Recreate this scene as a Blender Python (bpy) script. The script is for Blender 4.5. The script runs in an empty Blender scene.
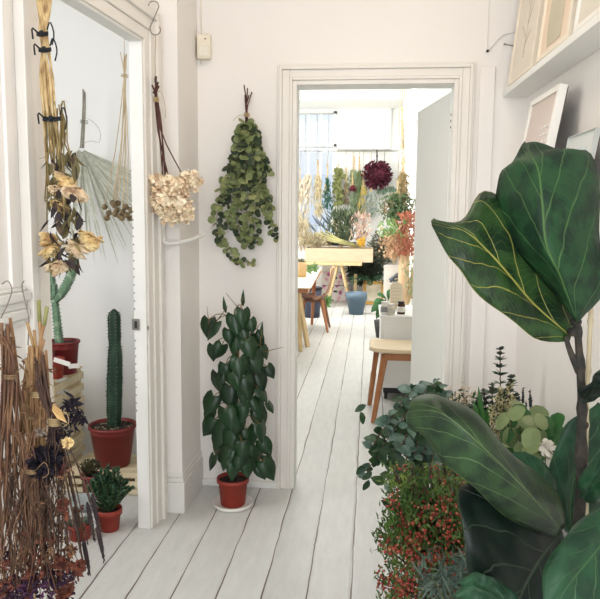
import bpy, math, random
from mathutils import Vector, Matrix, Quaternion
rnd = random.Random(7)
V = Vector
PI = math.pi
col = bpy.context.scene.collection

# ------------------------------------------------------------------ camera
F, H = 690.0, 1.4
def basis(yaw=5.7, pitch=6.7, roll=.5):
    y, p, r = map(math.radians, (yaw, pitch, roll))
    f = V((-math.sin(y)*math.cos(p), math.cos(y)*math.cos(p), -math.sin(p)))
    R = V((math.cos(y), math.sin(y), 0)); U = R.cross(f)
    return f, R*math.cos(r)+U*math.sin(r), U*math.cos(r)-R*math.sin(r)
CF, CR, CU = basis()
C0 = V((0, 0, H))
def P(u, v, d=None, X=None, Y=None, Z=None):
    """world point seen at photo pixel u,v: at camera depth d, or on a plane"""
    D = CF + CR*((u-300)/F) + CU*((299.5-v)/F)
    if d is not None: t = d
    elif X is not None: t = X/D.x
    elif Y is not None: t = Y/D.y
    else: t = (Z-H)/D.z
    return C0 + D*t
cam = bpy.data.cameras.new('camera'); co = bpy.data.objects.new('camera', cam); col.objects.link(co)
cam.sensor_width = 36; cam.lens = F/600*36; cam.clip_start = .02; cam.clip_end = 200
co.matrix_world = Matrix.Translation(C0) @ Matrix((CR, CU, -CF)).transposed().to_4x4()
bpy.context.scene.camera = co

# ------------------------------------------------------------------ materials
def lin(c):
    return tuple((x/12.92 if x <= .04045 else ((x+.055)/1.055)**2.4) for x in [k/255 for k in c]) + (1,)
MATS = {}
def mat(name, c1, c2=None, c3=None, scale=8, rough=.6, bump=0, bscale=None, spec=.4, metal=0, stretch=(1, 1, 1), sss=0, contrast=.25, detail=3):
    if name in MATS: return MATS[name]
    m = bpy.data.materials.new(name); m.use_nodes = True
    nt = m.node_tree; N = nt.nodes; L = nt.links
    b = N['Principled BSDF']; b.inputs['Roughness'].default_value = rough
    b.inputs['Specular IOR Level'].default_value = spec; b.inputs['Metallic'].default_value = metal
    c2 = c2 or tuple(max(0, min(255, k*.94)) for k in c1)
    tc = N.new('ShaderNodeTexCoord'); mp = N.new('ShaderNodeMapping'); mp.inputs['Scale'].default_value = stretch
    L.new(tc.outputs['Object'], mp.inputs['Vector'])
    n = N.new('ShaderNodeTexNoise'); n.inputs['Scale'].default_value = scale; n.inputs['Detail'].default_value = detail
    L.new(mp.outputs[0], n.inputs['Vector'])
    r = N.new('ShaderNodeValToRGB'); e = r.color_ramp.elements
    e[0].position = .5-contrast; e[0].color = lin(c1); e[1].position = .5+contrast; e[1].color = lin(c2)
    if c3:
        k = e.new(.5); k.color = lin(c2); r.color_ramp.elements[2].color = lin(c3)
    L.new(n.outputs['Fac'], r.inputs['Fac']); L.new(r.outputs[0], b.inputs['Base Color'])
    if bump:
        n2 = N.new('ShaderNodeTexNoise'); n2.inputs['Scale'].default_value = bscale or scale*3; n2.inputs['Detail'].default_value = 4
        L.new(mp.outputs[0], n2.inputs['Vector'])
        bp = N.new('ShaderNodeBump'); bp.inputs['Strength'].default_value = bump; bp.inputs['Distance'].default_value = .01
        L.new(n2.outputs['Fac'], bp.inputs['Height']); L.new(bp.outputs[0], b.inputs['Normal'])
    MATS[name] = m
    return m
def leafmat(name, *cs, scale=25, rough=.5, trans=.25, **k):
    m = mat(name, *cs, scale=scale, rough=rough, **k)
    nt = m.node_tree; N = nt.nodes; L = nt.links; b = N['Principled BSDF']; out = N['Material Output']
    tr = N.new('ShaderNodeBsdfTranslucent'); mx = N.new('ShaderNodeMixShader'); mx.inputs[0].default_value = trans
    src = b.inputs['Base Color'].links[0].from_socket
    L.new(src, tr.inputs['Color']); L.new(b.outputs[0], mx.inputs[1]); L.new(tr.outputs[0], mx.inputs[2]); L.new(mx.outputs[0], out.inputs[0])
    return m

def floor_mat():
    m = bpy.data.materials.new('painted_boards'); m.use_nodes = True
    nt = m.node_tree; N = nt.nodes; L = nt.links; b = N['Principled BSDF']
    tc = N.new('ShaderNodeTexCoord'); sp = N.new('ShaderNodeSeparateXYZ'); L.new(tc.outputs['Object'], sp.inputs[0])
    def math_(op, a, b_=None, c=None):
        q = N.new('ShaderNodeMath'); q.operation = op
        for i, x in enumerate((a, b_, c)):
            if x is None: continue
            if isinstance(x, (int, float)): q.inputs[i].default_value = x
            else: L.new(x, q.inputs[i])
        return q.outputs[0]
    wob = N.new('ShaderNodeTexNoise'); wob.inputs['Scale'].default_value = 2.2; wob.inputs['Detail'].default_value = 4
    mp = N.new('ShaderNodeMapping'); mp.inputs['Scale'].default_value = (1, 2, 1); L.new(tc.outputs['Object'], mp.inputs[0]); L.new(mp.outputs[0], wob.inputs[0])
    w = math_('MULTIPLY', math_('SUBTRACT', wob.outputs['Fac'], .5), .016)
    x = math_('ADD', math_('ADD', sp.outputs['X'], .042+.166*40), w)
    q = math_('DIVIDE', x, .166)
    fr = math_('FRACT', q); d = math_('MINIMUM', fr, math_('SUBTRACT', 1.0, fr)); d = math_('MULTIPLY', d, .166)
    idx = math_('FLOOR', math_('ADD', q, .5))
    # gap width varies along the board
    gn = N.new('ShaderNodeTexNoise'); gn.inputs['Scale'].default_value = 1.6; gn.inputs['Detail'].default_value = 5
    L.new(tc.outputs['Object'], gn.inputs[0])
    gw = math_('MULTIPLY_ADD', gn.outputs['Fac'], .0075, -.0012)
    gap = math_('LESS_THAN', d, gw)
    soft = N.new('ShaderNodeMapRange'); L.new(d, soft.inputs[0]); soft.inputs[1].default_value = .0; soft.inputs[2].default_value = .012; soft.inputs[3].default_value = 1; soft.inputs[4].default_value = 0
    # board tone
    wn = N.new('ShaderNodeTexWhiteNoise'); wn.noise_dimensions = '1D'; L.new(math_('FLOOR', q), wn.inputs['W'])
    ns = N.new('ShaderNodeTexNoise'); ns.inputs['Scale'].default_value = 9; ns.inputs['Detail'].default_value = 9; ns.inputs['Roughness'].default_value = .7
    mp2 = N.new('ShaderNodeMapping'); mp2.inputs['Scale'].default_value = (3, .6, 1); L.new(tc.outputs['Object'], mp2.inputs[0]); L.new(mp2.outputs[0], ns.inputs[0])
    t = math_('MULTIPLY_ADD', wn.outputs['Value'], .25, math_('MULTIPLY', ns.outputs['Fac'], .75))
    rp = N.new('ShaderNodeValToRGB'); e = rp.color_ramp.elements
    e[0].position = .25; e[0].color = lin((186, 187, 184)); e[1].position = .75; e[1].color = lin((210, 211, 208)); L.new(t, rp.inputs[0])
    # knots and nail holes
    vo = N.new('ShaderNodeTexVoronoi'); vo.inputs['Scale'].default_value = 11.0; L.new(tc.outputs['Object'], vo.inputs[0])
    vs = N.new('ShaderNodeSeparateColor'); L.new(vo.outputs['Color'], vs.inputs[0])
    dot = math_('MULTIPLY', math_('LESS_THAN', vo.outputs['Distance'], .036), math_('GREATER_THAN', vs.outputs[0], .6))
    mx0 = N.new('ShaderNodeMix'); mx0.data_type = 'RGBA'; L.new(dot, mx0.inputs['Factor']); L.new(rp.outputs[0], mx0.inputs['A']); mx0.inputs['B'].default_value = lin((128, 120, 108))
    mx1 = N.new('ShaderNodeMix'); mx1.data_type = 'RGBA'; L.new(gap, mx1.inputs['Factor']); L.new(mx0.outputs['Result'], mx1.inputs['A']); mx1.inputs['B'].default_value = lin((92, 76, 68))
    L.new(mx1.outputs['Result'], b.inputs['Base Color'])
    b.inputs['Roughness'].default_value = .42; b.inputs['Specular IOR Level'].default_value = .35
    hh = math_('ADD', math_('MULTIPLY', soft.outputs[0], -1), math_('MULTIPLY', ns.outputs['Fac'], .35))
    bp = N.new('ShaderNodeBump'); bp.inputs['Strength'].default_value = .45; bp.inputs['Distance'].default_value = .004
    L.new(hh, bp.inputs['Height']); L.new(bp.outputs[0], b.inputs['Normal'])
    return m

def figmat(name, base, dark, vein, nveins=6.5, slope=.55, rough=.5):
    """big leaf with pale veins laid out in UV: u along the midrib, v across (-1..1 mapped 0..1)"""
    m = bpy.data.materials.new(name); m.use_nodes = True
    nt = m.node_tree; N = nt.nodes; L = nt.links; b = N['Principled BSDF']
    uv = N.new('ShaderNodeUVMap'); uv.uv_map = 'uv'
    nz = N.new('ShaderNodeTexNoise'); nz.inputs['Scale'].default_value = 5; L.new(uv.outputs[0], nz.inputs[0]); nz.inputs['Detail'].default_value = 2
    sp = N.new('ShaderNodeSeparateXYZ'); L.new(uv.outputs[0], sp.inputs[0])
    def M(op, a, b_=None, c=None, cl=False):
        q = N.new('ShaderNodeMath'); q.operation = op; q.use_clamp = cl
        for i, x in enumerate((a, b_, c)):
            if x is None: continue
            if isinstance(x, (int, float)): q.inputs[i].default_value = x
            else: L.new(x, q.inputs[i])
        return q.outputs[0]
    v = M('MULTIPLY_ADD', sp.outputs['Y'], 2, -1); a = M('ABSOLUTE', v)
    mid = M('SUBTRACT', 1, M('DIVIDE', a, M('MULTIPLY_ADD', sp.outputs['X'], -.028, .045)), cl=True)
    side = M('MULTIPLY', M('GREATER_THAN', v, 0), .45)
    arc = M('POWER', a, .8)
    ph = M('ADD', M('SUBTRACT', M('MULTIPLY', sp.outputs['X'], nveins), M('MULTIPLY', arc, slope*nveins*.55)), side)
    ph = M('ADD', ph, M('MULTIPLY', nz.outputs['Fac'], .5))
    fr = M('ABSOLUTE', M('SUBTRACT', M('FRACT', ph), .5))
    sv = M('SUBTRACT', 1, M('DIVIDE', fr, M('MULTIPLY_ADD', a, -.032, .055)), cl=True)
    sv = M('MULTIPLY', sv, .75)
    ph2 = M('ADD', M('MULTIPLY', sp.outputs['X'], nveins*5), M('MULTIPLY', a, 9)); fr2 = M('ABSOLUTE', M('SUBTRACT', M('FRACT', M('ADD', ph2, M('MULTIPLY', nz.outputs['Fac'], 6))), .5))
    fine = M('MULTIPLY', M('SUBTRACT', 1, M('DIVIDE', fr2, .09), cl=True), .12)
    edge = M('MULTIPLY', M('SUBTRACT', M('MULTIPLY', a, 40), 39, cl=True), .5)
    f = M('MAXIMUM', M('MAXIMUM', mid, sv), M('MAXIMUM', fine, edge))
    n2 = N.new('ShaderNodeTexNoise'); n2.inputs['Scale'].default_value = 26; n2.inputs['Detail'].default_value = 6
    tc = N.new('ShaderNodeTexCoord'); L.new(tc.outputs['Object'], n2.inputs[0])
    rp = N.new('ShaderNodeValToRGB'); e = rp.color_ramp.elements; e[0].position = .42; e[0].color = lin(dark); e[1].position = .58; e[1].color = lin(base); L.new(n2.outputs['Fac'], rp.inputs[0])
    mx = N.new('ShaderNodeMix'); mx.data_type = 'RGBA'; L.new(f, mx.inputs['Factor']); L.new(rp.outputs[0], mx.inputs['A']); mx.inputs['B'].default_value = lin(vein)
    L.new(mx.outputs['Result'], b.inputs['Base Color'])
    b.inputs['Roughness'].default_value = rough; b.inputs['Specular IOR Level'].default_value = .28
    hh = M('SUBTRACT', M('MULTIPLY', n2.outputs['Fac'], .5), M('MAXIMUM', mid, sv))
    bp = N.new('ShaderNodeBump'); bp.inputs['Strength'].default_value = .5; bp.inputs['Distance'].default_value = .003; L.new(hh, bp.inputs['Height']); L.new(bp.outputs[0], b.inputs['Normal'])
    tr = N.new('ShaderNodeBsdfTranslucent'); ms = N.new('ShaderNodeMixShader'); ms.inputs[0].default_value = .15
    L.new(mx.outputs['Result'], tr.inputs['Color']); L.new(b.outputs[0], ms.inputs[1]); L.new(tr.outputs[0], ms.inputs[2]); L.new(ms.outputs[0], N['Material Output'].inputs[0])
    return m

wall_m = mat('wall_paint', (238, 234, 230), (234, 230, 225), scale=1.5, rough=.75, bump=.06, bscale=9, spec=.2)
white_m = mat('white_paint', (240, 240, 236), (234, 234, 230), scale=2, rough=.7, bump=.05, bscale=10, spec=.2)
cool_m = mat('cool_white_paint', (233, 233, 231), (229, 229, 227), scale=1.5, rough=.8, bump=.05, bscale=9, spec=.15)
gloss_m = mat('gloss_white', (232, 228, 221), (227, 222, 215), scale=3, rough=.45, bump=.03, bscale=25, spec=.4)
trimw_m = mat('trim_white', (230, 229, 225), (222, 221, 216), scale=4, rough=.45, bump=.05, bscale=28, spec=.4)
terra = mat('terracotta_plastic', (152, 58, 44), (136, 48, 38), scale=6, rough=.5, spec=.4)
terra_d = mat('dark_terracotta', (128, 44, 42), (112, 38, 38), scale=6, rough=.45, spec=.4)
soil = mat('soil', (58, 44, 36), (34, 26, 22), scale=60, rough=.95, bump=.8)
palew = mat('pale_wood', (226, 212, 180), (208, 192, 158), scale=6, rough=.7, stretch=(1, 8, 8), bump=.1)
oakw = mat('oak_wood', (205, 168, 120), (188, 148, 100), scale=5, rough=.5, stretch=(1, 6, 6))
warmw = mat('warm_wood', (176, 120, 78), (156, 100, 62), scale=5, rough=.45, stretch=(6, 6, 1))
darkw = mat('brown_wood', (128, 84, 62), (104, 66, 48), scale=5, rough=.45, stretch=(4, 4, 1))
yelw = mat('yellow_wood', (212, 186, 142), (196, 168, 124), scale=5, rough=.6, stretch=(6, 6, 1))
gold = mat('gilt_wood', (206, 164, 90), (180, 136, 66), scale=12, rough=.5)
metal = mat('steel', (170, 168, 160), (140, 138, 132), scale=8, rough=.35, metal=.8)
darkmet = mat('dark_metal', (50, 50, 52), (38, 38, 40), scale=8, rough=.5)
black = mat('black_plastic', (34, 34, 38), (26, 26, 30), scale=8, rough=.5)
blue = mat('slate_blue_glaze', (92, 112, 126), (80, 100, 116), scale=8, rough=.5)
plasticw = mat('ivory_plastic', (232, 224, 206), (226, 217, 198), scale=8, rough=.5)
twine = mat('twine', (190, 168, 128), (160, 136, 96), scale=60, rough=.9)
blacktie = mat('black_ribbon', (38, 40, 44), (24, 26, 30), scale=40, rough=.8)
wire = mat('wire', (150, 144, 134), (120, 114, 106), scale=30, rough=.5, metal=.3)
cane = mat('cane', (188, 176, 146), (160, 146, 116), scale=20, rough=.6)
gstem = mat('green_stem', (86, 96, 58), (62, 70, 42), scale=30, rough=.7)
bstem = mat('brown_stem', (92, 66, 50), (62, 44, 36), scale=30, rough=.8)
rstem = mat('red_brown_stem', (92, 52, 44), (58, 34, 32), scale=30, rough=.7)
strawstem = mat('straw_stem', (228, 208, 164), (204, 176, 126), (136, 100, 66), scale=22, rough=.7, stretch=(3, 3, 1))
dryst = mat('dry_stalk', (150, 118, 86), (110, 80, 58), (70, 50, 40), scale=14, rough=.85, stretch=(3, 3, 1), bump=.3)
paper = mat('kraft_paper', (206, 174, 128), (194, 160, 114), scale=10, rough=.8)
whitepaper = mat('white_paper', (236, 232, 226), (230, 226, 219), scale=6, rough=.7)

# ------------------------------------------------------------------ mesh builder
class MB:
    def __init__(s): s.v = []; s.f = []; s.uv = {}
    def add(s, vs, fs, uvs=None):
        o = len(s.v); s.v += [tuple(x) for x in vs]
        for i, q in enumerate(fs): s.f.append(tuple(o+k for k in q))
        if uvs:
            for i, t in enumerate(uvs): s.uv[o+i] = t
        return s
    def box(s, lo, hi, M=None):
        x0, y0, z0 = lo; x1, y1, z1 = hi
        vs = [V(p) for p in ((x0, y0, z0), (x1, y0, z0), (x1, y1, z0), (x0, y1, z0), (x0, y0, z1), (x1, y0, z1), (x1, y1, z1), (x0, y1, z1))]
        if M is not None: vs = [M @ p for p in vs]
        return s.add(vs, [(0, 3, 2, 1), (4, 5, 6, 7), (0, 1, 5, 4), (1, 2, 6, 5), (2, 3, 7, 6), (3, 0, 4, 7)])
    def bar(s, a, b, w, t=None, up=V((0, 0, 1)), w2=None, t2=None):
        """squared bar from a to b, width w (sideways), thickness t"""
        a, b = V(a), V(b); t = t or w; w2 = w2 or w; t2 = t2 or t; d = (b-a).normalized()
        if abs(d.dot(up)) > .98: up = V((0, 1, 0))
        sd = d.cross(up).normalized(); n = sd.cross(d)
        vs = []
        for p, ww, tt in ((a, w, t), (b, w2, t2)):
            for i, j in ((-1, -1), (1, -1), (1, 1), (-1, 1)): vs.append(p+sd*ww/2*i+n*tt/2*j)
        return s.add(vs, [(3, 2, 1, 0), (4, 5, 6, 7), (0, 1, 5, 4), (1, 2, 6, 5), (2, 3, 7, 6), (3, 0, 4, 7)])
    def tube(s, pts, r, n=6, cap=True):
        pts = [V(p) for p in pts]; m = len(pts)
        rs = r if isinstance(r, (list, tuple)) else [r]*m
        vs = []; fs = []; ref = None
        for i, p in enumerate(pts):
            d = (pts[min(i+1, m-1)]-pts[max(i-1, 0)])
            d = d.normalized() if d.length > 1e-9 else V((0, 0, 1))
            if ref is None: ref = d.orthogonal().normalized()
            ref = (ref-d*ref.dot(d)); ref = ref.normalized() if ref.length > 1e-6 else d.orthogonal().normalized()
            q = d.cross(ref)
            for k in range(n):
                a = 2*PI*k/n; vs.append(p+(ref*math.cos(a)+q*math.sin(a))*rs[i])
        for i in range(m-1):
            for k in range(n): fs.append((i*n+k, i*n+(k+1) % n, (i+1)*n+(k+1) % n, (i+1)*n+k))
        if cap: fs += [tuple(range(n))[::-1], tuple((m-1)*n+k for k in range(n))]
        return s.add(vs, fs)
    def lathe(s, c, prof, n=32, M=None):
        vs = []; fs = []; c = V(c)
        for r, z in prof:
            for k in range(n):
                a = 2*PI*k/n; p = V((r*math.cos(a), r*math.sin(a), z)); vs.append(c+(M @ p if M else p))
        for i in range(len(prof)-1):
            for k in range(n): fs.append((i*n+k, i*n+(k+1) % n, (i+1)*n+(k+1) % n, (i+1)*n+k))
        fs += [tuple(range(n))[::-1], tuple((len(prof)-1)*n+k for k in range(n))]
        return s.add(vs, fs)
    def ball(s, c, r, sq=(1, 1, 1), nu=8, nv=6, jit=0):
        vs = [V(c)+V((0, 0, -r*sq[2]))]; fs = []
        for j in range(1, nv):
            ph = -PI/2+PI*j/nv
            for k in range(nu):
                a = 2*PI*k/nu; rr = r*(1+rnd.uniform(-jit, jit))
                vs.append(V(c)+V((rr*math.cos(ph)*math.cos(a)*sq[0], rr*math.cos(ph)*math.sin(a)*sq[1], rr*math.sin(ph)*sq[2])))
        vs.append(V(c)+V((0, 0, r*sq[2]))); t = len(vs)-1
        for k in range(nu):
            fs.append((0, 1+(k+1) % nu, 1+k)); fs.append((t, 1+(nv-2)*nu+k, 1+(nv-2)*nu+(k+1) % nu))
        for j in range(nv-2):
            for k in range(nu):
                a = 1+j*nu; fs.append((a+k, a+(k+1) % nu, a+nu+(k+1) % nu, a+nu+k))
        return s.add(vs, fs)
    def blade(s, b, d, n, L, W, kind='oval', cup=.18, droop=.2, twist=0):
        b, d = V(b), V(d).normalized(); n = V(n); n = n-d*n.dot(d)
        n = n.normalized() if n.length > 1e-5 else d.orthogonal().normalized()
        if twist: n = Quaternion(d, twist) @ n
        sd = d.cross(n); vs = []; fs = []
        S, Wd, sh = KINDS[kind]; m = len(S)
        for i in range(m):
            t = S[i]; c = b+d*L*t-n*droop*L*t*t
            w = Wd[i]*W/2; o = d*(sh[i]*L)
            vs += [c-sd*w+n*cup*w+o, c, c+sd*w+n*cup*w+o]
        for i in range(m-1):
            a = i*3; fs += [(a, a+1, a+4, a+3), (a+1, a+2, a+5, a+4)]
        return s.add(vs, fs)
KINDS = {
    'oval': ([0, .2, .5, .8, 1], [.1, .75, 1, .6, .04], [0]*5),
    'round': ([0, .12, .4, .75, .95, 1], [.2, .75, 1, .88, .4, .06], [0]*6),
    'lance': ([0, .3, .65, 1], [.2, 1, .7, .03], [0]*4),
    'heart': ([0, .1, .3, .5, .7, .88, 1], [.62, .92, 1, .86, .56, .22, .01], [-.2, -.12, -.02, 0, 0, 0, 0]),
    'needle': ([0, .5, 1], [.7, 1, .05], [0]*3),
    'petal': ([0, .4, .8, 1], [.3, .9, 1, .5], [0]*4),
}
def make(name, mb, m, parent=None, root=None, smooth=True, solid=0, bevel=0, label=None, kind=None):
    me = bpy.data.meshes.new(name)
    o0 = root if root is not None else V((0, 0, 0))
    me.from_pydata([tuple(V(v)-o0) for v in mb.v], [], mb.f); me.materials.append(m)
    if mb.uv:
        ul = me.uv_layers.new(name='uv')
        for lp in me.loops: ul.data[lp.index].uv = mb.uv.get(lp.vertex_index, (0, 0))
    me.update()
    if smooth:
        for p in me.polygons: p.use_smooth = True
    o = bpy.data.objects.new(name, me); col.objects.link(o)
    if parent is not None: o.parent = parent
    else: o.location = o0
    if bevel:
        b = o.modifiers.new('b', 'BEVEL'); b.width = bevel; b.segments = 2; b.limit_method = 'ANGLE'; b.angle_limit = .6
    if solid:
        b = o.modifiers.new('s', 'SOLIDIFY'); b.thickness = solid; b.offset = 0
    if label: o['label'] = label
    if kind: o['kind'] = kind
    return o
class Thing:
    def __init__(s, name, label, cat, loc, group=None):
        s.loc = V(loc); o = bpy.data.objects.new(name, None); o.empty_display_size = .05; col.objects.link(o); o.location = s.loc
        o['label'] = label; o['category'] = cat
        if group: o['group'] = group
        s.o = o; o['kind'] = 'thing'
    def part(s, name, mb, m, parent=None, smooth=True, **k):
        return make(name, mb, m, parent=parent or s.o, root=s.loc, smooth=smooth, **k)
def solo(name, mb, m, label, cat, loc, group=None, **k):
    o = make(name, mb, m, root=V(loc), **k); o['label'] = label; o['category'] = cat; o['kind'] = 'thing'
    if group: o['group'] = group
    return o
def struct(name, mb, m, smooth=False, **k): return make(name, mb, m, smooth=smooth, kind='structure', **k)
def rv(s=1): return V((rnd.uniform(-s, s), rnd.uniform(-s, s), rnd.uniform(-s, s)))
def cr(pts, n):
    """Catmull-Rom resample to n points"""
    pts = [V(p) for p in pts]; m = len(pts)-1; out = []
    for i in range(n):
        t = i/(n-1)*m; k = min(int(t), m-1); t -= k
        p0, p1, p2, p3 = pts[max(k-1, 0)], pts[k], pts[k+1], pts[min(k+2, m)]
        out.append(.5*((2*p1)+(p2-p0)*t+(2*p0-5*p1+4*p2-p3)*t*t+(3*p1-p0-3*p2+p3)*t**3))
    return out
def wiggle(a, b, n=5, amp=.01):
    a, b = V(a), V(b)
    return [a.lerp(b, i/(n-1))+(rv(amp) if 0 < i < n-1 else V((0, 0, 0))) for i in range(n)]

# ================================================================== SETTING
YC = 3.445
WT = .12
# floor / ceilings
b = MB(); b.box((-3.2, -1.6, -.05), (1.6, 12.4, 0)); struct('floor', b, floor_mat())
b = MB(); b.box((-1.3, -1.6, 2.97), (1.2, YC+WT, 3.07)); struct('ceiling', b, wall_m)
b = MB(); b.box((-2.7, YC+WT, 3.44), (1.4, 12.3, 3.54)); struct('ceiling_back_room', b, white_m)
b = MB(); b.box((-2.9, .9, 2.95), (-1.02, 3.95, 3.05)); struct('ceiling_side_room', b, cool_m)
# middle wall with the doorway
OL, OR_, OZ = -.372, .392, 2.05
b = MB()
b.box((-1.02, YC, 0), (OL, YC+WT, 3.5)); b.box((OR_, YC, 0), (1.3, YC+WT, 3.5)); b.box((OL, YC, OZ), (OR_, YC+WT, 3.5))
struct('wall_middle', b, wall_m)
# right wall (leans very slightly off square)
def rx(y): return .73+.035*(3.45-y)
def quadwall(b, x0, y0, x1, y1, z0, z1, nx, ny):
    vs = [(x0, y0, z0), (x1, y1, z0), (x1+nx, y1+ny, z0), (x0+nx, y0+ny, z0), (x0, y0, z1), (x1, y1, z1), (x1+nx, y1+ny, z1), (x0+nx, y0+ny, z1)]
    b.add(vs, [(0, 3, 2, 1), (4, 5, 6, 7), (0, 1, 5, 4), (1, 2, 6, 5), (2, 3, 7, 6), (3, 0, 4, 7)])
b = MB(); quadwall(b, rx(-1.6), -1.6, rx(YC), YC, 0, 2.98, .1, 0); struct('wall_right', b, wall_m)
# left wall, slanted, with a doorway
LO = V((-.964, 2.905, 0)); LU = V((.08, .9968, 0)).normalized(); LN = V((LU.y, -LU.x, 0))
LM = Matrix.Translation(LO) @ Matrix((LN, LU, V((0, 0, 1)))).transposed().to_4x4()   # local x = into corridor, y = along wall
NEAR = -.80; LZ = 2.14
b = MB()
b.box((-.05, -4.6, 0), (0, NEAR, 2.97), LM); b.box((-.05, 0, 0), (0, .2, 2.97), LM); b.box((-.05, NEAR, LZ), (0, 0, 2.97), LM)
struct('wall_left', b, wall_m)
# pier in the left corner with its skirting block
b = MB(); b.box((-1.06, 3.085, 0), (-.862, YC, 2.97)); struct('wall_pier', b, wall_m)
b = MB()
b.box((-.95, 3.068, 0), (-.848, 3.44, .15)); b.box((-.95, 3.074, .15), (-.853, 3.44, .172)); b.box((-.95, 3.079, .172), (-.857, 3.44, .192))
struct('baseboard_pier', b, trimw_m, bevel=.004)
b = MB()
b.box((-.86, YC-.02, 0), (-.46, YC, .035))
struct('baseboard_middle', b, trimw_m, bevel=.003)
b = MB(); quadwall(b, rx(-1.6)-.018, -1.6, rx(YC)-.018, YC, 0, .16, .02, 0); struct('baseboard_right', b, trimw_m)
b = MB(); b.box((0, -4.5, 0), (.018, NEAR-.11, .17), LM); b.box((0, -4.5, .17), (.01, NEAR-.11, .19), LM); struct('baseboard_left', b, trimw_m)
# moulded casings
def casing(b, a0, a1, z, w, M, prof, top=True):
    """a0,a1 opening edges along local x ; prof list of (offset0, offset1, depth)"""
    for o0, o1, dp in prof:
        b.box((a0-o1, -dp, 0), (a0-o0, -.0002 if o0 < 0 else 0, z+o1), M)
        b.box((a1+o0, -dp, 0), (a1+o1, 0, z+o1), M)
        b.box((a0-o0, -dp, z+o0), (a1+o0, 0, z+o1), M)
prof = [(-.005, .016, .012), (.016, .030, .020), (.030, .066, .015), (.066, .080, .027), (.080, .09, .020)]
b = MB(); casing(b, OL, OR_, OZ, .09, Matrix.Translation((0, YC, 0)), prof)
struct('trim_1', b, gloss_m, bevel=.003)
# inner lining of the middle doorway
b = MB(); b.box((OL-.001, YC-.0005, 0), (OL+.004, YC+WT+.01, OZ)); b.box((OR_-.004, YC-.0005, 0), (OR_+.001, YC+WT+.01, OZ)); b.box((OL, YC-.0005, OZ-.004), (OR_, YC+WT+.01, OZ+.001))
struct('trim_2', b, white_m)
# side doorway casing (corridor face) in the left wall's frame
R2 = LM @ Matrix(((0, -1, 0, 0), (1, 0, 0, 0), (0, 0, 1, 0), (0, 0, 0, 1)))
prof2 = [(-.002, .045, .014), (.045, .095, .022), (.095, .13, .034)]
b = MB(); casing(b, NEAR, 0, LZ, .12, R2, prof2); struct('trim_3', b, gloss_m, bevel=.003)
b = MB(); b.box((-.052, -.014, 0), (.006, .002, LZ), LM); b.box((-.052, NEAR-.002, 0), (.006, NEAR+.014, LZ), LM); b.box((-.052, NEAR, LZ-.014), (.006, 0, LZ+.002), LM)
lining = struct('trim_4', b, trimw_m, bevel=.003)
# strike plate and old screw holes on the far jamb
pz = P(142, 325, Y=2.9).z
b = MB(); b.box((-.06, -.018, pz-.022), (-.026, -.0138, pz+.028), LM); b.box((.0, -.010, pz-.02), (.012, -.002, pz-.004), LM)
make('strike_plate', b, metal, parent=lining, smooth=False, label='chipped metal strike plate')
b = MB(); b.box((-.048, -.0195, pz-.014), (-.036, -.0178, pz+.018), LM)
for k in range(26): 
    zz = 1.42-.035*k
    if zz > .1 and abs(zz-pz) > .05: b.box((-.05, -.0155, zz), (-.045, -.0135, zz+.005), LM)
make('screw_hole', b, darkmet, parent=lining, smooth=False)
# dado rail on the near left wall
b = MB()
for z0, z1, dp in ((1.075, 1.095, .014), (1.095, 1.125, .03), (1.125, 1.15, .022), (1.15, 1.178, .036), (1.178, 1.19, .02)):
    b.box((0, -4.5, z0), (dp, NEAR-.14, z1), LM)
struct('trim_5', b, trimw_m, bevel=.005)
# flat pilaster strips beside the near casing
b = MB(); b.box((0, NEAR-.20, 1.19), (.012, NEAR-.16, 2.9), LM); struct('trim_6', b, wall_m, bevel=.003)
# boxed strip right of the middle doorway (top corner), and alcove side
b = MB(); b.box((.505, YC-.012, 0), (.575, YC, 2.12)); struct('trim_7', b, wall_m, bevel=.003)
# side room
b = MB(); b.box((-2.9, 3.85, 0), (-.985, 3.95, 3.0)); struct('wall_side_room_back', b, cool_m)
b = MB(); b.box((-2.9, .9, 0), (-2.8, 3.85, 3.0)); struct('wall_side_room_left', b, cool_m)
b = MB(); b.box((-2.9, .85, 0), (-1.25, .9, 3.0)); struct('wall_side_room_near', b, cool_m)
b = MB(); b.box((-1.05, 3.12, 0), (-.985, 3.85, 3.0)); struct('wall_side_room_right', b, cool_m)
b = MB(); b.box((-2.8, 3.83, 0), (-1.05, 3.85, .16)); struct('baseboard_side_room', b, trimw_m, bevel=.003)
# back room
YB = 12.2
wz0, wz1, wx0, wx1 = .98, P(337, 111, Y=YB).z, -2.2, P(337, 111, Y=YB).x
b = MB()
b.box((-2.7, YB, 0), (1.4, YB+.15, wz0)); b.box((-2.7, YB, wz1), (1.4, YB+.15, 3.5)); b.box((-2.7, YB, wz0), (wx0, YB+.15, wz1)); b.box((wx1, YB, wz0), (1.4, YB+.15, wz1))
struct('wall_back', b, white_m)
b = MB(); b.box((-2.7, 3.95, 0), (-2.6, YB, 3.5)); b.box((-2.7, 3.9, 0), (-.985, 3.95, 3.5)); struct('wall_back_room_left', b, white_m)
b = MB(); b.box((1.3, YC+WT, 0), (1.4, YB, 3.5)); struct('wall_back_room_right', b, white_m)
b = MB(); b.box((.56, 9.2, 0), (1.32, YB, 3.46)); struct('wall_chimney_breast', b, white_m)
# beam step on the far ceiling
b = MB(); b.box((-2.6, 11.3, 3.28), (.56, YB, 3.44)); struct('trim_8', b, white_m)
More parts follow.
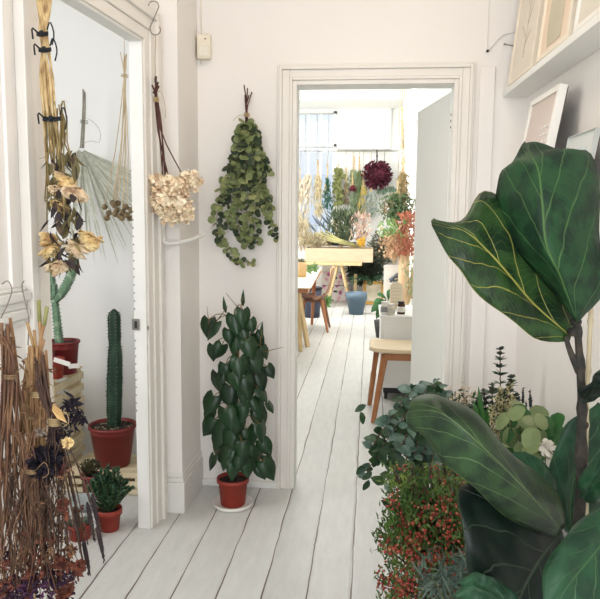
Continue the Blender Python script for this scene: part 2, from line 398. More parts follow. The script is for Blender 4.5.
# window with frame, glazing bars, security bars
b = MB()
b.box((wx0, YB+.02, wz0), (wx1, YB+.08, wz0+.05)); b.box((wx0, YB+.02, wz1-.05), (wx1, YB+.08, wz1))
b.box((wx1-.05, YB+.02, wz0), (wx1, YB+.08, wz1)); b.box((wx0, YB+.02, wz0), (wx0+.05, YB+.08, wz1))
zm = P(320, 197, Y=YB).z; zt = P(320, 145, Y=YB).z
b.box((wx0, YB+.02, zt-.02), (wx1, YB+.08, zt+.02)); b.box((wx0, YB+.02, zm-.015), (wx1, YB+.08, zm+.015))
x = wx1-.05
while x > wx0: b.box((x-.015, YB+.03, wz0), (x+.015, YB+.07, wz1)); x -= .22
win = struct('window_1', b, white_m)
glass = bpy.data.materials.new('window_glass'); glass.use_nodes = True
N = glass.node_tree.nodes; L = glass.node_tree.links
tr = N.new('ShaderNodeBsdfTransparent'); gl = N.new('ShaderNodeBsdfGlossy'); gl.inputs['Roughness'].default_value = .02; mx = N.new('ShaderNodeMixShader'); mx.inputs[0].default_value = .05
L.new(tr.outputs[0], mx.inputs[1]); L.new(gl.outputs[0], mx.inputs[2]); L.new(mx.outputs[0], N['Material Output'].inputs[0])
b = MB(); b.box((wx0+.02, YB+.045, wz0+.02), (wx1-.02, YB+.05, wz1-.02)); make('window_pane', b, glass, parent=win, smooth=False)
b = MB()
for k in range(8):
    xx = wx1-.14-k*.2; b.tube([(xx, YB-.03, wz0+.02), (xx, YB-.03, wz1-.04)], .008)
for zz in (wz1-.05, zt-.04, wz0+.3): b.tube([(wx0, YB-.03, zz), (wx1+.04, YB-.03, zz)], .009)
make('security_bar', b, mat('bar_paint', (206, 210, 212), rough=.5), parent=win)
# ledge + sill
b = MB(); b.box((wx0-.05, YB-.1, wz0-.04), (wx1+.05, YB+.02, wz0)); make('window_sill', b, white_m, parent=win, smooth=False)
# view outside the window: pale building wall across a yard
b = MB(); b.box((-6, 19, -1), (4, 19.3, 2.6)); struct('wall_outside', b, mat('outside_brick', (240, 244, 248), (222, 231, 243), scale=1.2, rough=.9))

# door leaf of the middle doorway, swung into the back room
hp = V((.385, YC+WT, 0)); ep = P(412.5, 300, Y=4.22); ep.z = 0
dv = (V((ep.x, ep.y, 0))-hp); dl = dv.length; du = dv.normalized(); dn = V((du.y, -du.x, 0))
DM = Matrix.Translation(hp) @ Matrix((du, dn, V((0, 0, 1)))).transposed().to_4x4()
b = MB(); b.box((0, 0, .01), (dl, .042, 2.03), DM); door = struct('door_1', b, white_m, bevel=.003)
hz = P(451, 122, Y=YC+.1).z
b = MB(); b.box((OR_-.007, YC+.05, hz-.05), (OR_-.003, YC+.085, hz+.05)); make('hinge', b, trimw_m, parent=door, smooth=False)
b = MB()
for k in (-.03, 0, .03): b.tube([(OR_-.010, YC+.067, hz+k), (OR_-.006, YC+.067, hz+k)], .0055, 8)
make('hinge_screw', b, darkmet, parent=door)


# ================================================================== CORRIDOR: WALL THINGS
def side_dir(): return CR.copy()
# alarm sensor in the corner
p = P(204, 47, Y=YC-.03)
T = Thing('motion_sensor', 'ivory plastic motion sensor box fixed high in the wall corner', 'sensor', p)
M = Matrix.Translation(p) @ Matrix.Rotation(math.radians(8), 4, 'Z')
b = MB(); b.box((-.034, -.02, -.058), (.034, .028, .058), M); T.part('housing', b, plasticw, smooth=False, bevel=.008)
b = MB(); b.box((-.026, -.026, -.048), (.026, -.018, .004), M); T.part('lens', b, mat('sensor_lens', (238, 232, 216), rough=.5), smooth=False, bevel=.004)
b = MB(); b.ball(M @ V((.008, -.021, .034)), .004); T.part('indicator_light', b, mat('brown_dot', (120, 84, 70)))
b = MB(); q = P(198.7, 20, Y=YC-.008); b.tube([(q.x+.012, q.y, p.z+.05), (q.x+.01, q.y, 2.94)], .0022); b.tube([(q.x+.012, q.y, p.z-.05), (q.x+.01, q.y, p.z-.08)], .003)
T.part('cable', b, plasticw)
# pipe stub with bent arm in the left corner
b = MB()
pts = [P(163, 205, Y=3.04), P(163.5, 236, Y=3.04), P(166, 243, Y=3.03), P(175, 243, Y=3.04), P(190, 240, Y=3.10), P(203, 235, Y=3.2)]
b.tube(cr(pts, 18), .0085, 8); b.ball(pts[-1], .010)
solo('gas_pipe', b, trimw_m, 'thin white painted pipe bending sideways below the dried hydrangeas', 'pipe', pts[0])
# surface cable above the doorway, right
b = MB()
pts = [(P(489, 50, Y=YC-.006)), P(503, 35, Y=YC-.006), P(517, 31, Y=YC-.006), P(521, 20, Y=YC-.006), P(524, 0, Y=YC-.006), P(526, -30, Y=YC-.006)]
b.tube(cr(pts, 16), .003); b.ball(P(487.5, 51, Y=YC-.004), .006)
T = Thing('wall_cable', 'white surface cable kinking up the wall beside the high shelf', 'cable', pts[0]); T.part('cord', b, trimw_m)
b = MB(); b.ball(P(487.5, 51, Y=YC-.006), .007); T.part('wall_hole', b, darkmet)
b = MB(); q = P(504, 44.5, Y=YC-.003); b.tube([q, q+V((.0, -.022, 0))], .003); b.tube([q+V((0, -.004, 0)), P(516, 46, Y=YC-.004)], .0022)
solo('wall_nail', b, metal, 'short nail sticking out of the wall left of the shelf end', 'nail', q)
b = MB(); q = P(487.5, -6, Y=YC-.004); b.tube([P(487.5, 50, Y=YC-.004), P(490, -30, Y=YC-.004)], .0016); T.part('thin_wire', b, trimw_m)

# ------------------------------------------------------------------ dried hydrangeas on an s-hook
def s_hook(T, top, bot, r):
    """steel hook drawn as an S between two points"""
    up = (top-bot); L = up.length; s = CR
    pts = []
    for i in range(9):
        a = PI*(1.15-1.3*i/8); pts.append(top+V((0, 0, -r))+s*(math.cos(a)*r*-1)*-1+V((0, 0, 1))*math.sin(a)*r)
    for i in range(9):
        a = -PI*(.15+.0)+0; 
    low = []
    for i in range(9):
        a = PI+PI*1.2*i/8; low.append(bot+V((0, 0, r))+s*math.cos(a)*r+V((0, 0, 1))*math.sin(a)*r)
    b = MB(); b.tube(cr(pts+[low[0]+V((0, 0, r*.6))]+low, 40), .0022); return b
yh = 2.94
top, bot = P(153.5, 1, Y=yh), P(155.5, 35, Y=yh)
T = Thing('dried_hydrangea_bunch', 'dried cream hydrangea heads hanging on dark stems from a steel hook', 'dried flowers', P(174, 198, Y=yh))
T.part('hook', s_hook(T, top, bot, .021), wire)
tp = P(155, 80, Y=yh)
b = MB(); b.tube(wiggle(bot, tp, 5, .002), .0016); b.tube(cr([tp+V((0, 0, -.05)), P(161, 92, Y=yh-.01), P(165, 105, Y=yh-.01), P(165.5, 118, Y=yh-.01)], 8), .0012)
for k in range(5): b.tube([P(153, 97+k*1.0, Y=yh-.014), P(159, 98+k*1.0, Y=yh-.014)], .0018)
T.part('string', b, twine)
b = MB()
ends = [(166, 175), (163, 178), (168, 174), (181, 172), (162, 180), (167, 172), (165, 182)]
tops = [(152, 85), (155, 78), (158, 82), (156, 84), (153, 92), (159, 86), (156, 76)]
for (x0, y0), (x1, y1) in zip(tops, ends):
    a = P(x0, y0, Y=yh+rnd.uniform(-.02, .02)); m_ = P(156+rnd.uniform(-1.5, 1.5), 99, Y=yh); z = P(x1, y1, Y=yh+rnd.uniform(-.03, .03))
    mid = P(160.5+rnd.uniform(-2, 2), 135, Y=yh); b.tube(cr([a, m_, mid, z], 9), [.0045, .004, .004, .0038, .0035, .0035, .003, .003, .0025], 6)
T.part('stems', b, rstem)
hyd = mat('dry_hydrangea', (250, 240, 214), (242, 224, 194), (206, 172, 140), scale=28, rough=.9, contrast=.22)
for (u, v, r, dy) in ((160, 184, .048, 0), (176, 186, .055, -.03), (192, 181, .046, 0), (166, 200, .056, -.035), (180, 203, .056, -.02), (170, 214, .046, 0), (184, 213, .040, .01), (153, 194, .032, .02), (160, 206, .04, .02)):
    c = P(u, v, Y=yh+dy); b = MB()
    for k in range(95):
        d = rv(1); 
        if d.length < .1: continue
        d.normalize(); p0 = c+d*r*rnd.uniform(.55, .95)
        for j in range(2): b.blade(p0, d+rv(.9), d+rv(.5), rnd.uniform(.012, .019), rnd.uniform(.012, .018), 'petal', cup=rnd.uniform(-.3, .5), droop=rnd.uniform(-.3, .6))
    b.ball(c, r*.55, nu=8, nv=5)
    T.part('flower_head', b, hyd, smooth=False)

# ------------------------------------------------------------------ eucalyptus bunch on the middle wall
ye = YC-.07
root_ = P(246.5, 117, Y=ye)
T = Thing('eucalyptus_bunch', 'dried green eucalyptus bunch hanging tied against the white middle wall', 'dried foliage', root_)
b = MB()
for (u, v) in ((244, 85), (247.5, 88), (252, 92), (245, 95), (249, 95)):
    b.tube(cr([P(u, v, Y=ye), P(246.5+rnd.uniform(-1, 1), 108, Y=ye), P(246.5+rnd.uniform(-3, 3), 135, Y=ye)], 8), .0032, 6)
b.tube([P(246, 96, Y=YC-.002), P(246, 96, Y=YC-.07)], .003)
T.part('stems', b, rstem)
b = MB()
for k in range(4): b.tube([P(244, 113+k*1.1, Y=ye-.012), P(249.5, 113.5+k*1.1, Y=ye-.012)], .0022)
b.tube(cr([P(244, 115, Y=ye-.01), P(238, 116, Y=ye-.01), P(233, 121, Y=ye-.01)], 6), .0011)
T.part('twine', b, twine)
euc = leafmat('eucalyptus_leaf', (146, 154, 104), (112, 126, 80), (176, 176, 124), scale=22, rough=.6, trans=.12)
eucd = leafmat('eucalyptus_leaf_shaded', (66, 80, 56), (48, 62, 46), (92, 104, 70), scale=22, rough=.6, trans=.12)  # shade painted into the colour of wall-side and some other leaves
strands = [
 ([(246, 120), (236, 140), (222, 175), (217, 205), (216, 225), (222, 238), (232, 252), (240, 258), (255, 258)], 26, 0),
 ([(246, 120), (240, 145), (233, 175), (230, 205), (228, 225)], 20, 0),
 ([(246, 120), (243, 150), (240, 185), (237, 215), (241, 238)], 24, 0),
 ([(246, 120), (247, 150), (248, 190), (246, 225), (248, 243)], 24, 0),
 ([(247, 120), (253, 150), (257, 190), (255, 215), (258, 240)], 24, 0),
 ([(247, 120), (258, 150), (266, 185), (268, 210), (278, 235)], 24, 0),
 ([(247, 120), (262, 145), (266, 160), (272, 172)], 14, 0),
 ([(247, 120), (262, 155), (268, 185), (272, 205)], 14, 0),
 ([(246, 120), (232, 150), (226, 180), (222, 200)], 18, 0),
 ([(246, 120), (243, 140), (246, 165), (240, 195)], 16, 1),
 ([(246, 118), (250, 140), (254, 165), (256, 195)], 16, 1),
 ([(246, 118), (240, 130), (235, 145), (234, 165)], 14, 1),
 ([(247, 118), (256, 132), (260, 150), (258, 170)], 14, 1)]
bl = MB(); bd = MB(); bs = MB()
for pts, n, fr in strands:
    yy = ye+rnd.uniform(-.02, .02)-(.045 if fr else 0)
    pts = [(247+(u-247)*(.62 if v < 160 else .86 if v < 200 else .97), v+4) for u, v in pts]
    c = cr([P(u, v, Y=yy-.03*math.sin(PI*i/(len(pts)-1))) for i, (u, v) in enumerate(pts)], n+3)
    bs.tube(c, .0014, 4)
    for i in range(1, n+2):
        d = (c[min(i+1, n+2)]-c[i-1]).normalized(); ax = d.orthogonal().normalized(); a0 = rnd.uniform(0, PI)
        for sgn in (0, PI):
            o = Quaternion(d, a0+sgn) @ ax
            if o.y > .6: o.y = -o.y
            f = 1-.35*i/(n+2)
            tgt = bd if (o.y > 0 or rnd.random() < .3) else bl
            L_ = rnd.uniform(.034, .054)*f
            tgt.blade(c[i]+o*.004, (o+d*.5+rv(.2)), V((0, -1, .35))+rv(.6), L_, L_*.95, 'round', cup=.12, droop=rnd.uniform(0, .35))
T.part('leafy_strands', bl, euc, label='olive green round leaves'); T.part('shaded_leaves', bd, eucd, label='inner leaves coloured darker green for shade'); T.part('leaf_stalks', bs, rstem)

# ------------------------------------------------------------------ heartleaf philodendron in terracotta pot
def pot(T, c, r_top, r_bot, h, m=terra, rim=.02, soilm=soil, n=36, lip=.006):
    b = MB(); b.lathe(c, [(r_bot*.96, 0), (r_bot, .004), (r_top-lip-.002, h-rim), (r_top, h-rim), (r_top, h), (r_top-.006, h), (r_top-.008, h-.02), (r_bot-.004, .012), (.001, .012)], n)
    T.part('pot', b, m)
    b = MB(); b.lathe(c, [(r_top-.009, h-.022), (r_top-.009, h-.016), (r_top*.5, h-.011), (.001, h-.012)], n); T.part('soil', b, soilm)
c = P(233, 501, Z=.022)
b = MB(); cz = V((c.x, c.y, 0)); b.lathe(cz, [(.080, 0), (.094, .004), (.1, .022), (.096, .022), (.088, .008), (.001, .008)], 40)
sau = solo('saucer', b, whitepaper, 'round white saucer under the terracotta pot by the doorway', 'saucer', cz)
cp = V((c.x, c.y, .0085))
T = Thing('potted_philodendron', 'dark green heart-leaved climbing plant in terracotta pot beside the doorway', 'potted plant', cp)
pot(T, cp, .079, .060, .135)
b = MB(); topz = P(238, 320, Y=c.y).z
b.tube([cp+V((0, 0, .1)), V((c.x+.01, c.y, .5)), V((c.x+.02, c.y, topz))], .016, 10)
T.part('moss_pole', b, mat('moss_pole', (70, 60, 42), (48, 44, 32), scale=40, rough=.95, bump=.6))
phl = leafmat('philodendron_leaf', (22, 46, 26), (32, 62, 34), (16, 32, 22), scale=9, rough=.35, trans=.08, spec=.45)
lv = [(234, 323, 1), (216, 330, 1), (209, 327, .95), (243, 317, .9), (236, 345, 1), (222, 352, .9), (247, 348, 1), (255, 340, .8), (214, 352, .8), (226, 372, 1), (239, 366, 1.05), (252, 362, 1.1), (262, 352, .7), (217, 382, 1.1), (230, 395, 1.1), (243, 386, 1.1), (256, 382, 1.1), (267, 372, .7), (214, 405, 1.1), (226, 418, 1.15), (240, 412, 1.15), (254, 405, 1), (258, 418, 1.1), (268, 408, .6), (215, 428, 1.1), (232, 440, 1.2), (247, 438, 1.15), (260, 432, 1.0), (217, 450, 1.1), (228, 458, 1.15), (241, 458, 1.1), (255, 455, 1.15), (264, 470, 1.1), (214, 462, .8), (246, 468, .9), (234, 470, .9), (262, 448, .9), (250, 325, .7), (240, 335, .9), (229, 336, .8), (258, 395, .9), (221, 440, 1), (238, 425, 1), (246, 395, 1.0), (224, 397, .8), (233, 380, .9), (249, 372, .8), (211, 416, .8), (242, 450, 1), (225, 430, .9), (266, 462, .7), (258, 472, .8)]
bs = MB()
for (u, v, s) in lv:
    f = math.hypot((u-238)/30, 0); yy = c.y-.10+.09*f+rnd.uniform(-.03, .03)
    q = P(u, v-8*s, Y=yy); core = V((c.x+.01, c.y, q.z+rnd.uniform(.0, .05)-.02))
    bs.tube(cr([core, core.lerp(q, .6)+V((0, 0, .025)), q], 6), .0022, 5)
    out = V((q.x-core.x, q.y-core.y, 0)); d = V((out.x*3.2+rnd.uniform(-.35, .35), -.15+out.y, -1.0+rnd.uniform(-.1, .25)))
    b = MB(); b.blade(q, d, V((out.x*2.5, -1, .45))+rv(.6), .096*s, .084*s, 'heart', cup=rnd.uniform(-.15, -.05), droop=rnd.uniform(.1, .35))
    T.part('leaf', b, phl, solid=.0008)
for (u0, v0, u1, v1) in ((244, 315, 226, 293), (240, 312, 243, 296), (255, 330, 262, 322), (263, 352, 284, 347), (216, 322, 228, 306), (209, 325, 207, 306), (260, 345, 262, 330)):
    bs.tube([P(u0, v0, Y=c.y-.06), P(u1, v1, Y=c.y-.09)], [.0025, .001], 5)
T.part('stalks', bs, mat('philodendron_stalk', (128, 96, 52), (84, 84, 44), scale=20))
b = MB()
for (u, v, du, dv_) in ((261, 330, 1, -12), (243, 298, 0, -9), (226, 305, -2, -11)):
    q = P(u, v+8, Y=c.y-.07); e = P(u+du, v+dv_+8, Y=c.y-.08); b.blade(q, e-q, V((0, -1, .2)), .08, .02, 'lance', cup=.5, droop=.1)
T.part('young_leaf', b, phl, solid=.0006, label='narrow rolled new leaves')

# ------------------------------------------------------------------ SIDE ROOM
def crate(name, label, x0, y0, z0, sx, sy, sz, nsl=4, th=.009, group=None):
    T = Thing(name, label, 'crate', (x0+sx/2, y0+sy/2, z0), group)
    for (px, py) in ((x0, y0), (x0+sx-.025, y0), (x0, y0+sy-.025), (x0+sx-.025, y0+sy-.025)):
        b = MB(); b.box((px+.002, py+.002, z0), (px+.023, py+.023, z0+sz)); T.part('corner_post', b, palew, smooth=False)
    for face in range(4):
        b = MB()
        for k in range(nsl):
            h = sz/nsl; za = z0+k*h+h*.1; zb = z0+k*h+h*.68
            if face == 0: b.box((x0, y0-th, za), (x0+sx, y0, zb))
            if face == 1: b.box((x0+sx, y0-th, za), (x0+sx+th, y0+sy+th, zb))
            if face == 2: b.box((x0, y0+sy, za), (x0+sx, y0+sy+th, zb))
            if face == 3: b.box((x0-th, y0-th, za), (x0, y0+sy+th, zb))
        T.part('side_slats', b, palew, smooth=False, bevel=.001)
    b = MB()
    k = x0+.004
    while k < x0+sx-.02: b.box((k, y0, z0+.003), (min(k+.05, x0+sx), y0+sy, z0+.012)); k += .062
    T.part('base_slats', b, palew, smooth=False)
    return T
# upturned stack: two crates, each open side down
xr = -1.60
crate('slatted_crate', 'pale slatted wooden crate standing on the floor, lower of the pair', xr-.42, 3.30, 0, .42, .36, .28)
T2 = crate('slatted_crate', 'pale slatted wooden crate stacked on top, carrying the red pots', xr-.42, 3.31, .282, .42, .36, .275)
b = MB(); y = 3.31
while y < 3.65: b.box((xr-.42, y, .5575), (xr+.009, min(y+.052, 3.67), .566)); y += .066
T2.part('top_slats', b, palew, smooth=False, bevel=.001)
zt_ = .5665
# variegated candelabra cactus in big pot on the stack
c = P(66, 378, Y=3.50); c = V((c.x-.005, 3.49, zt_))
T = Thing('potted_candelabra_cactus', 'pale green ridged cactus in red pot on the stacked crate', 'potted cactus', c)
pot(T, c, .088, .066, .175, terra_d, rim=.012)
eup = leafmat('pale_cactus', (126, 156, 126), (96, 130, 104), (168, 186, 158), scale=30, rough=.6, trans=.02)
spm = mat('dark_spines', (62, 60, 54), (44, 40, 38))
def ridged(T, pts, rad, ribs, m, name='stem', spine=.008, per=.014, spm_=None, taper=.6):
    n = 26; c = cr(pts, n); b = MB(); vs = []; fs = []; ref = None; K = ribs*4; sp = MB()
    tot = sum((c[i+1]-c[i]).length for i in range(n-1)); acc = 0
    for i in range(n):
        d = (c[min(i+1, n-1)]-c[max(i-1, 0)]).normalized()
        if ref is None: ref = d.orthogonal().normalized()
        ref = (ref-d*ref.dot(d)).normalized(); q = d.cross(ref); s = i/(n-1)
        R_ = rad(s)
        for k in range(K):
            a = 2*PI*k/K; rr = R_*(1-.24*(1-abs(math.cos(a*ribs/2))**.8))*(1+.03*math.sin(i*1.7))
            vs.append(c[i]+(ref*math.cos(a)+q*math.sin(a))*rr)
        if i < n-1:
            st = (c[i+1]-c[i]).length; m_ = max(1, int(st/per))
            for j in range(m_):
                for k in range(ribs):
                    a = 2*PI*k/ribs; o = ref*math.cos(a)+q*math.sin(a); p = c[i].lerp(c[i+1], j/m_)+o*R_*.98
                    for t in range(2): sp.tube([p, p+(o+rv(.7)).normalized()*spine], [spine*.40, spine*.15], 4, cap=False)
    for i in range(n-1):
        for k in range(K): fs.append((i*K+k, i*K+(k+1) % K, (i+1)*K+(k+1) % K, (i+1)*K+k))
    fs.append(tuple((n-1)*K+k for k in range(K))); b.add(vs, fs)
    o = T.part(name, b, m); T.part('spines', sp, spm_ or spm, parent=o)
    return o
ridged(T, [c+V((-.02, 0, .14)), P(58, 330, Y=3.49), P(55, 300, Y=3.49), P(54.5, 284, Y=3.49)], lambda s: .026*(1-.45*s), 4, eup, spine=.006)
ridged(T, [P(56, 300, Y=3.48), P(62, 293, Y=3.47), P(70, 278, Y=3.46), P(74, 264, Y=3.46), P(74, 250, Y=3.46)], lambda s: .018+.008*math.sin(PI*min(1, s*1.2))-.01*max(0, s-.85)*5, 4, eup, name='arm', spine=.006)
ridged(T, [P(55, 300, Y=3.5), P(52, 280, Y=3.5), P(50, 262, Y=3.5)], lambda s: .02*(1-.3*s), 4, eup, name='arm', spine=.006)
c = P(55, 383, Y=3.36); c = V((c.x, 3.37, zt_))
T = Thing('small_red_pot', 'small red plastic pot at the front of the stacked crate', 'pot', c)
pot(T, c, .05, .038, .105, terra, rim=.014, n=28)
b = MB(); b.tube(cr([c+V((.0, -.0, .09)), c+V((.012, -.02, .13)), c+V((.02, -.03, .15))], 6), .003)
T.part('plant_tie', b, black)
for i, (u, v, w_, lb) in enumerate(((60, 361, .05, 'white stone resting on the rim of the small red pot'), (75, 366, .045, 'white stone beside the taller red pot on the crate'))):
    pass
b = MB(); q = P(68, 372, Y=3.40); 
b = MB(); b.box((-.045, -.002, -.012), (.045, .002, .012), Matrix.Translation(P(62, 362, Y=3.315)) @ Matrix.Rotation(.28, 4, 'Y')); b.box((-.03, -.002, -.012), (.03, .002, .012), Matrix.Translation(P(74, 366, Y=3.315+.07)) @ Matrix.Rotation(-.1, 4, 'Y'))
T.part('plant_label', b, whitepaper, smooth=False, bevel=.001)

# tall cactus pot on a low crate
cc = P(113, 478, Y=3.42); cx = cc.x
LC = crate('low_crate', 'low pale wooden crate under the tall cactus pot', cx-.20, 3.26, 0, .40, .34, .085, nsl=2)
b = MB(); y = 3.262
while y < 3.58: b.box((cx-.20, y, .0855), (cx+.205, min(y+.06, 3.6), .093)); y += .068
LC.part('top_slats', b, palew, smooth=False, bevel=.001)
c = V((cx, 3.43, .0935))
T = Thing('potted_column_cactus', 'tall dark green column cactus in large terracotta pot', 'potted cactus', c)
ph_ = P(113, 424, Y=3.43).z-c.z
pot(T, c, .124, .088, ph_, terra_d, rim=.016, n=44)
tc_ = P(114, 309, Y=3.43)
cact = leafmat('dark_cactus', (34, 66, 46), (24, 50, 36), (50, 84, 60), scale=14, rough=.6, trans=.0)
base = V((cx+.01, 3.43, c.z+ph_-.03))
def rad(s):
    r = .034+.008*math.sin(PI*min(1, s*1.25)); 
    if s > .74: r -= .006*math.sin(PI*min(1, (s-.74)/.06)) if s < .8 else 0
    if s > .90: r *= math.sqrt(max(.04, 1-((s-.90)/.1)**2))
    return r
ridged(T, [base, base.lerp(tc_, .3)+V((.002, 0, 0)), base.lerp(tc_, .6)+V((.006, 0, 0)), tc_], rad, 7, cact, spine=.0065, per=.013, spm_=mat('pale_spines', (132, 138, 112), (84, 88, 70)))
b = MB()
for k in range(22):
    a = rnd.uniform(0, 2*PI); r = rnd.uniform(.03, .1); b.ball(c+V((r*math.cos(a), r*math.sin(a), ph_-.012)), rnd.uniform(.004, .01), sq=(1, 1, .7), nu=6, nv=4)
T.part('pebbles', b, mat('pebble', (150, 128, 104), (110, 90, 72), scale=20))

# bushy succulent in small pot
c = P(107, 530, Z=.01); c = V((c.x, c.y+.03, .0005))
T = Thing('potted_jade_succulent', 'bushy dark green succulent in small terracotta pot near the door jamb', 'potted succulent', c)
pot(T, c, .058, .043, .10, terra, rim=.026, n=32)
suc = leafmat('succulent_leaf', (44, 84, 52), (34, 66, 44), (66, 106, 66), scale=16, rough=.4, trans=.05)
bl = MB(); bs = MB()
for k in range(46):
    a = 2.4*k; r = .098*math.sqrt((k+.5)/46); tip = c+V((r*math.cos(a), r*math.sin(a)*.9, .27-.10*(r/.098)**2+rnd.uniform(-.02, .02)))
    st = c+V((0, 0, .085)); bs.tube(cr([st+rv(.015), st.lerp(tip, .5)+V((0, 0, -.01)), tip], 5), .003, 5)
    for j in range(14):
        d = (tip-st).normalized()+rv(.75); q = tip-(tip-st).normalized()*.009*j*.9
        bl.blade(q, d, rv(1)+V((0, 0, .5)), rnd.uniform(.02, .028), .015, 'oval', cup=.35, droop=.1)
T.part('stems', bs, gstem); T.part('foliage', bl, suc, solid=.0022)
# smaller succulent behind it
c = P(91, 488, Z=0); q = P(91, 480, Y=3.20); c = V((P(91, 470, Y=3.2).x, 3.19, .0005))
zr = P(91, 474, Y=3.19).z
T = Thing('small_potted_succulent', 'little brownish succulent in small red pot beside the large cactus pot', 'potted succulent', c)
pot(T, c, .05, .036, zr, terra_d, rim=.018, n=28)
bl = MB(); bs = MB(); 
for k in range(26):
    a = 2.4*k; r = .05*math.sqrt((k+.5)/26); tip = c+V((r*math.cos(a), r*math.sin(a), zr+.065-.03*(r/.05)**2)); st = c+V((0, 0, zr-.02))
    bs.tube([st, tip], .002, 5)
    for j in range(6): bl.blade(tip-(tip-st)*.1*j, (tip-st).normalized()+rv(.8), rv(1), .017, .011, 'oval', cup=.3)
T.part('stems', bs, bstem); T.part('foliage', bl, leafmat('olive_succulent', (82, 88, 56), (66, 66, 46), (110, 108, 70), scale=30), solid=.002)
# pot and dish on the floor behind the dried bunches
c = P(77, 541, Z=0); c = V((c.x, c.y+.03, .0005))
T = Thing('low_terracotta_pot', 'low terracotta pot on the boards behind the hanging dried stems', 'pot', c)
pot(T, c, .055, .045, .07, terra, rim=.02, n=28)
bl = MB()
for k in range(60): 
    a = rnd.uniform(0, 2*PI); bl.blade(c+V((.02*math.cos(a), .02*math.sin(a), .06)), V((math.cos(a), math.sin(a), rnd.uniform(.5, 1.6))), V((0, 0, 1)), rnd.uniform(.03, .06), .010, 'lance', cup=.4)
T.part('foliage', bl, leafmat('greygreen', (116, 134, 112), (90, 108, 92), (146, 156, 136), scale=20), solid=.001)
c = P(84, 508, Z=0.0); c = V((c.x, c.y+.0, .0005))
b = MB(); b.lathe(c, [(.05, 0), (.064, .01), (.068, .05), (.064, .05), (.06, .012), (.001, .008)], 28)
solo('grey_dish', b, mat('grey_glaze', (176, 184, 184), (150, 160, 160), scale=20, rough=.3), 'small grey dish on the floor between the little pots', 'dish', c)

# dried palm fan on the side room wall
yp = 3.66
c = P(84, 152, Y=yp)
T = Thing('dried_palm_fan', 'large grey-green dried palm fan hanging on the side room wall', 'dried palm leaf', c)
palm = leafmat('dry_palm', (206, 206, 192), (184, 186, 172), (220, 220, 208), scale=20, rough=.7, trans=.25)
b = MB()
for (du_, k) in ((-1, 0), (0, 1), (1, 2), (.5, 3)):
    b.tube(cr([P(84+du_, 89+k*1.5, Y=yp), P(84+du_*1.2, 110, Y=yp), P(82+du_*1.5, 148, Y=yp)], 8), .0035, 5)
b.tube([P(84, 95, Y=3.85), P(84, 95, Y=yp-.01)], .0025)
T.part('stalk', b, mat('grey_stalk', (150, 146, 134), (120, 116, 104), scale=30))
b = MB()
b.tube(cr([P(84, 118, Y=yp-.02), P(92, 121, Y=yp-.02), P(100, 131, Y=yp-.02), P(99, 142, Y=yp-.02), P(90, 141, Y=yp-.02), P(80, 146, Y=yp-.02), P(76, 160, Y=yp-.02)], 20), .0012, 4)
for k in range(3): b.tube([P(80, 120+k*1.4, Y=yp-.012), P(88, 121+k*1.4, Y=yp-.012)], .002)
T.part('wire_tie', b, wire)
b = MB(); c0 = P(82, 150, Y=yp)
for k in range(46):
    t = k/45; ang = math.radians(206+t*(336-206)); ln = .16+.42*min(1, t/.45)+rnd.uniform(-.04, .04)
    if t > .85: ln = .46
    d = CR*math.cos(ang)+V((0, 0, 1))*math.sin(ang); d.y -= rnd.uniform(.0, .18)
    n_ = V((0, -1, 0))
    b.blade(c0+d*.01, d, n_+CR*rnd.uniform(-.9, .9), ln*rnd.uniform(.88, 1.08), .0155, 'needle', cup=.5, droop=.02+.08*abs(t-.5))
T.part('leaflets', b, palm)
# poppy head bunch hanging in the side doorway
yq = 3.18
tp = P(124.5, 52, Y=yq)
T = Thing('dried_seed_head_bunch', 'dried round brown seed heads hanging on pale stalks by a string', 'dried flowers', P(120, 215, Y=yq))
b = MB(); b.tube([V((tp.x, tp.y, 2.95)), P(124.5, 46, Y=yq), tp], .0013); 
for k in range(3): b.tube([P(121, 74+k*1.2, Y=yq-.01), P(128, 75+k*1.2, Y=yq-.01)], .0018)
T.part('string', b, twine)
heads = [(105, 207), (109, 213), (114, 205), (117, 210), (113, 203), (120, 216), (123, 212), (126, 207), (127, 215), (130, 218), (122, 218), (107, 218), (115, 214), (131, 210), (118, 203)]
b = MB()
for i, (u, v) in enumerate(heads[::2]):
    a = P(118+rnd.uniform(0, 9), 52+rnd.uniform(0, 8), Y=yq+rnd.uniform(-.01, .01)); m_ = P(124.5+rnd.uniform(-1.4, 1.4), 76, Y=yq)
    z = P(u, v-3, Y=yq+rnd.uniform(-.03, .03)); b.tube(cr([a, m_, m_.lerp(z, .5)+V((.012, 0, 0)), z], 8), .0022, 5)
T.part('stems', b, mat('pale_stalk', (206, 190, 156), (170, 148, 120), scale=12, rough=.8, stretch=(4, 4, 1)))
hd = mat('seed_head', (138, 120, 86), (102, 84, 62), scale=40, rough=.9, bump=.6)
for (u, v) in heads:
    q = P(u, v, Y=yq+rnd.uniform(-.03, .03)); b = MB(); b.ball(q, .0135, nu=10, nv=8, jit=.12)
    for k in range(14): d = rv(1).normalized(); b.tube([q+d*.012, q+d*.018], [.0025, .001], 4)
    T.part('seed_head', b, hd)

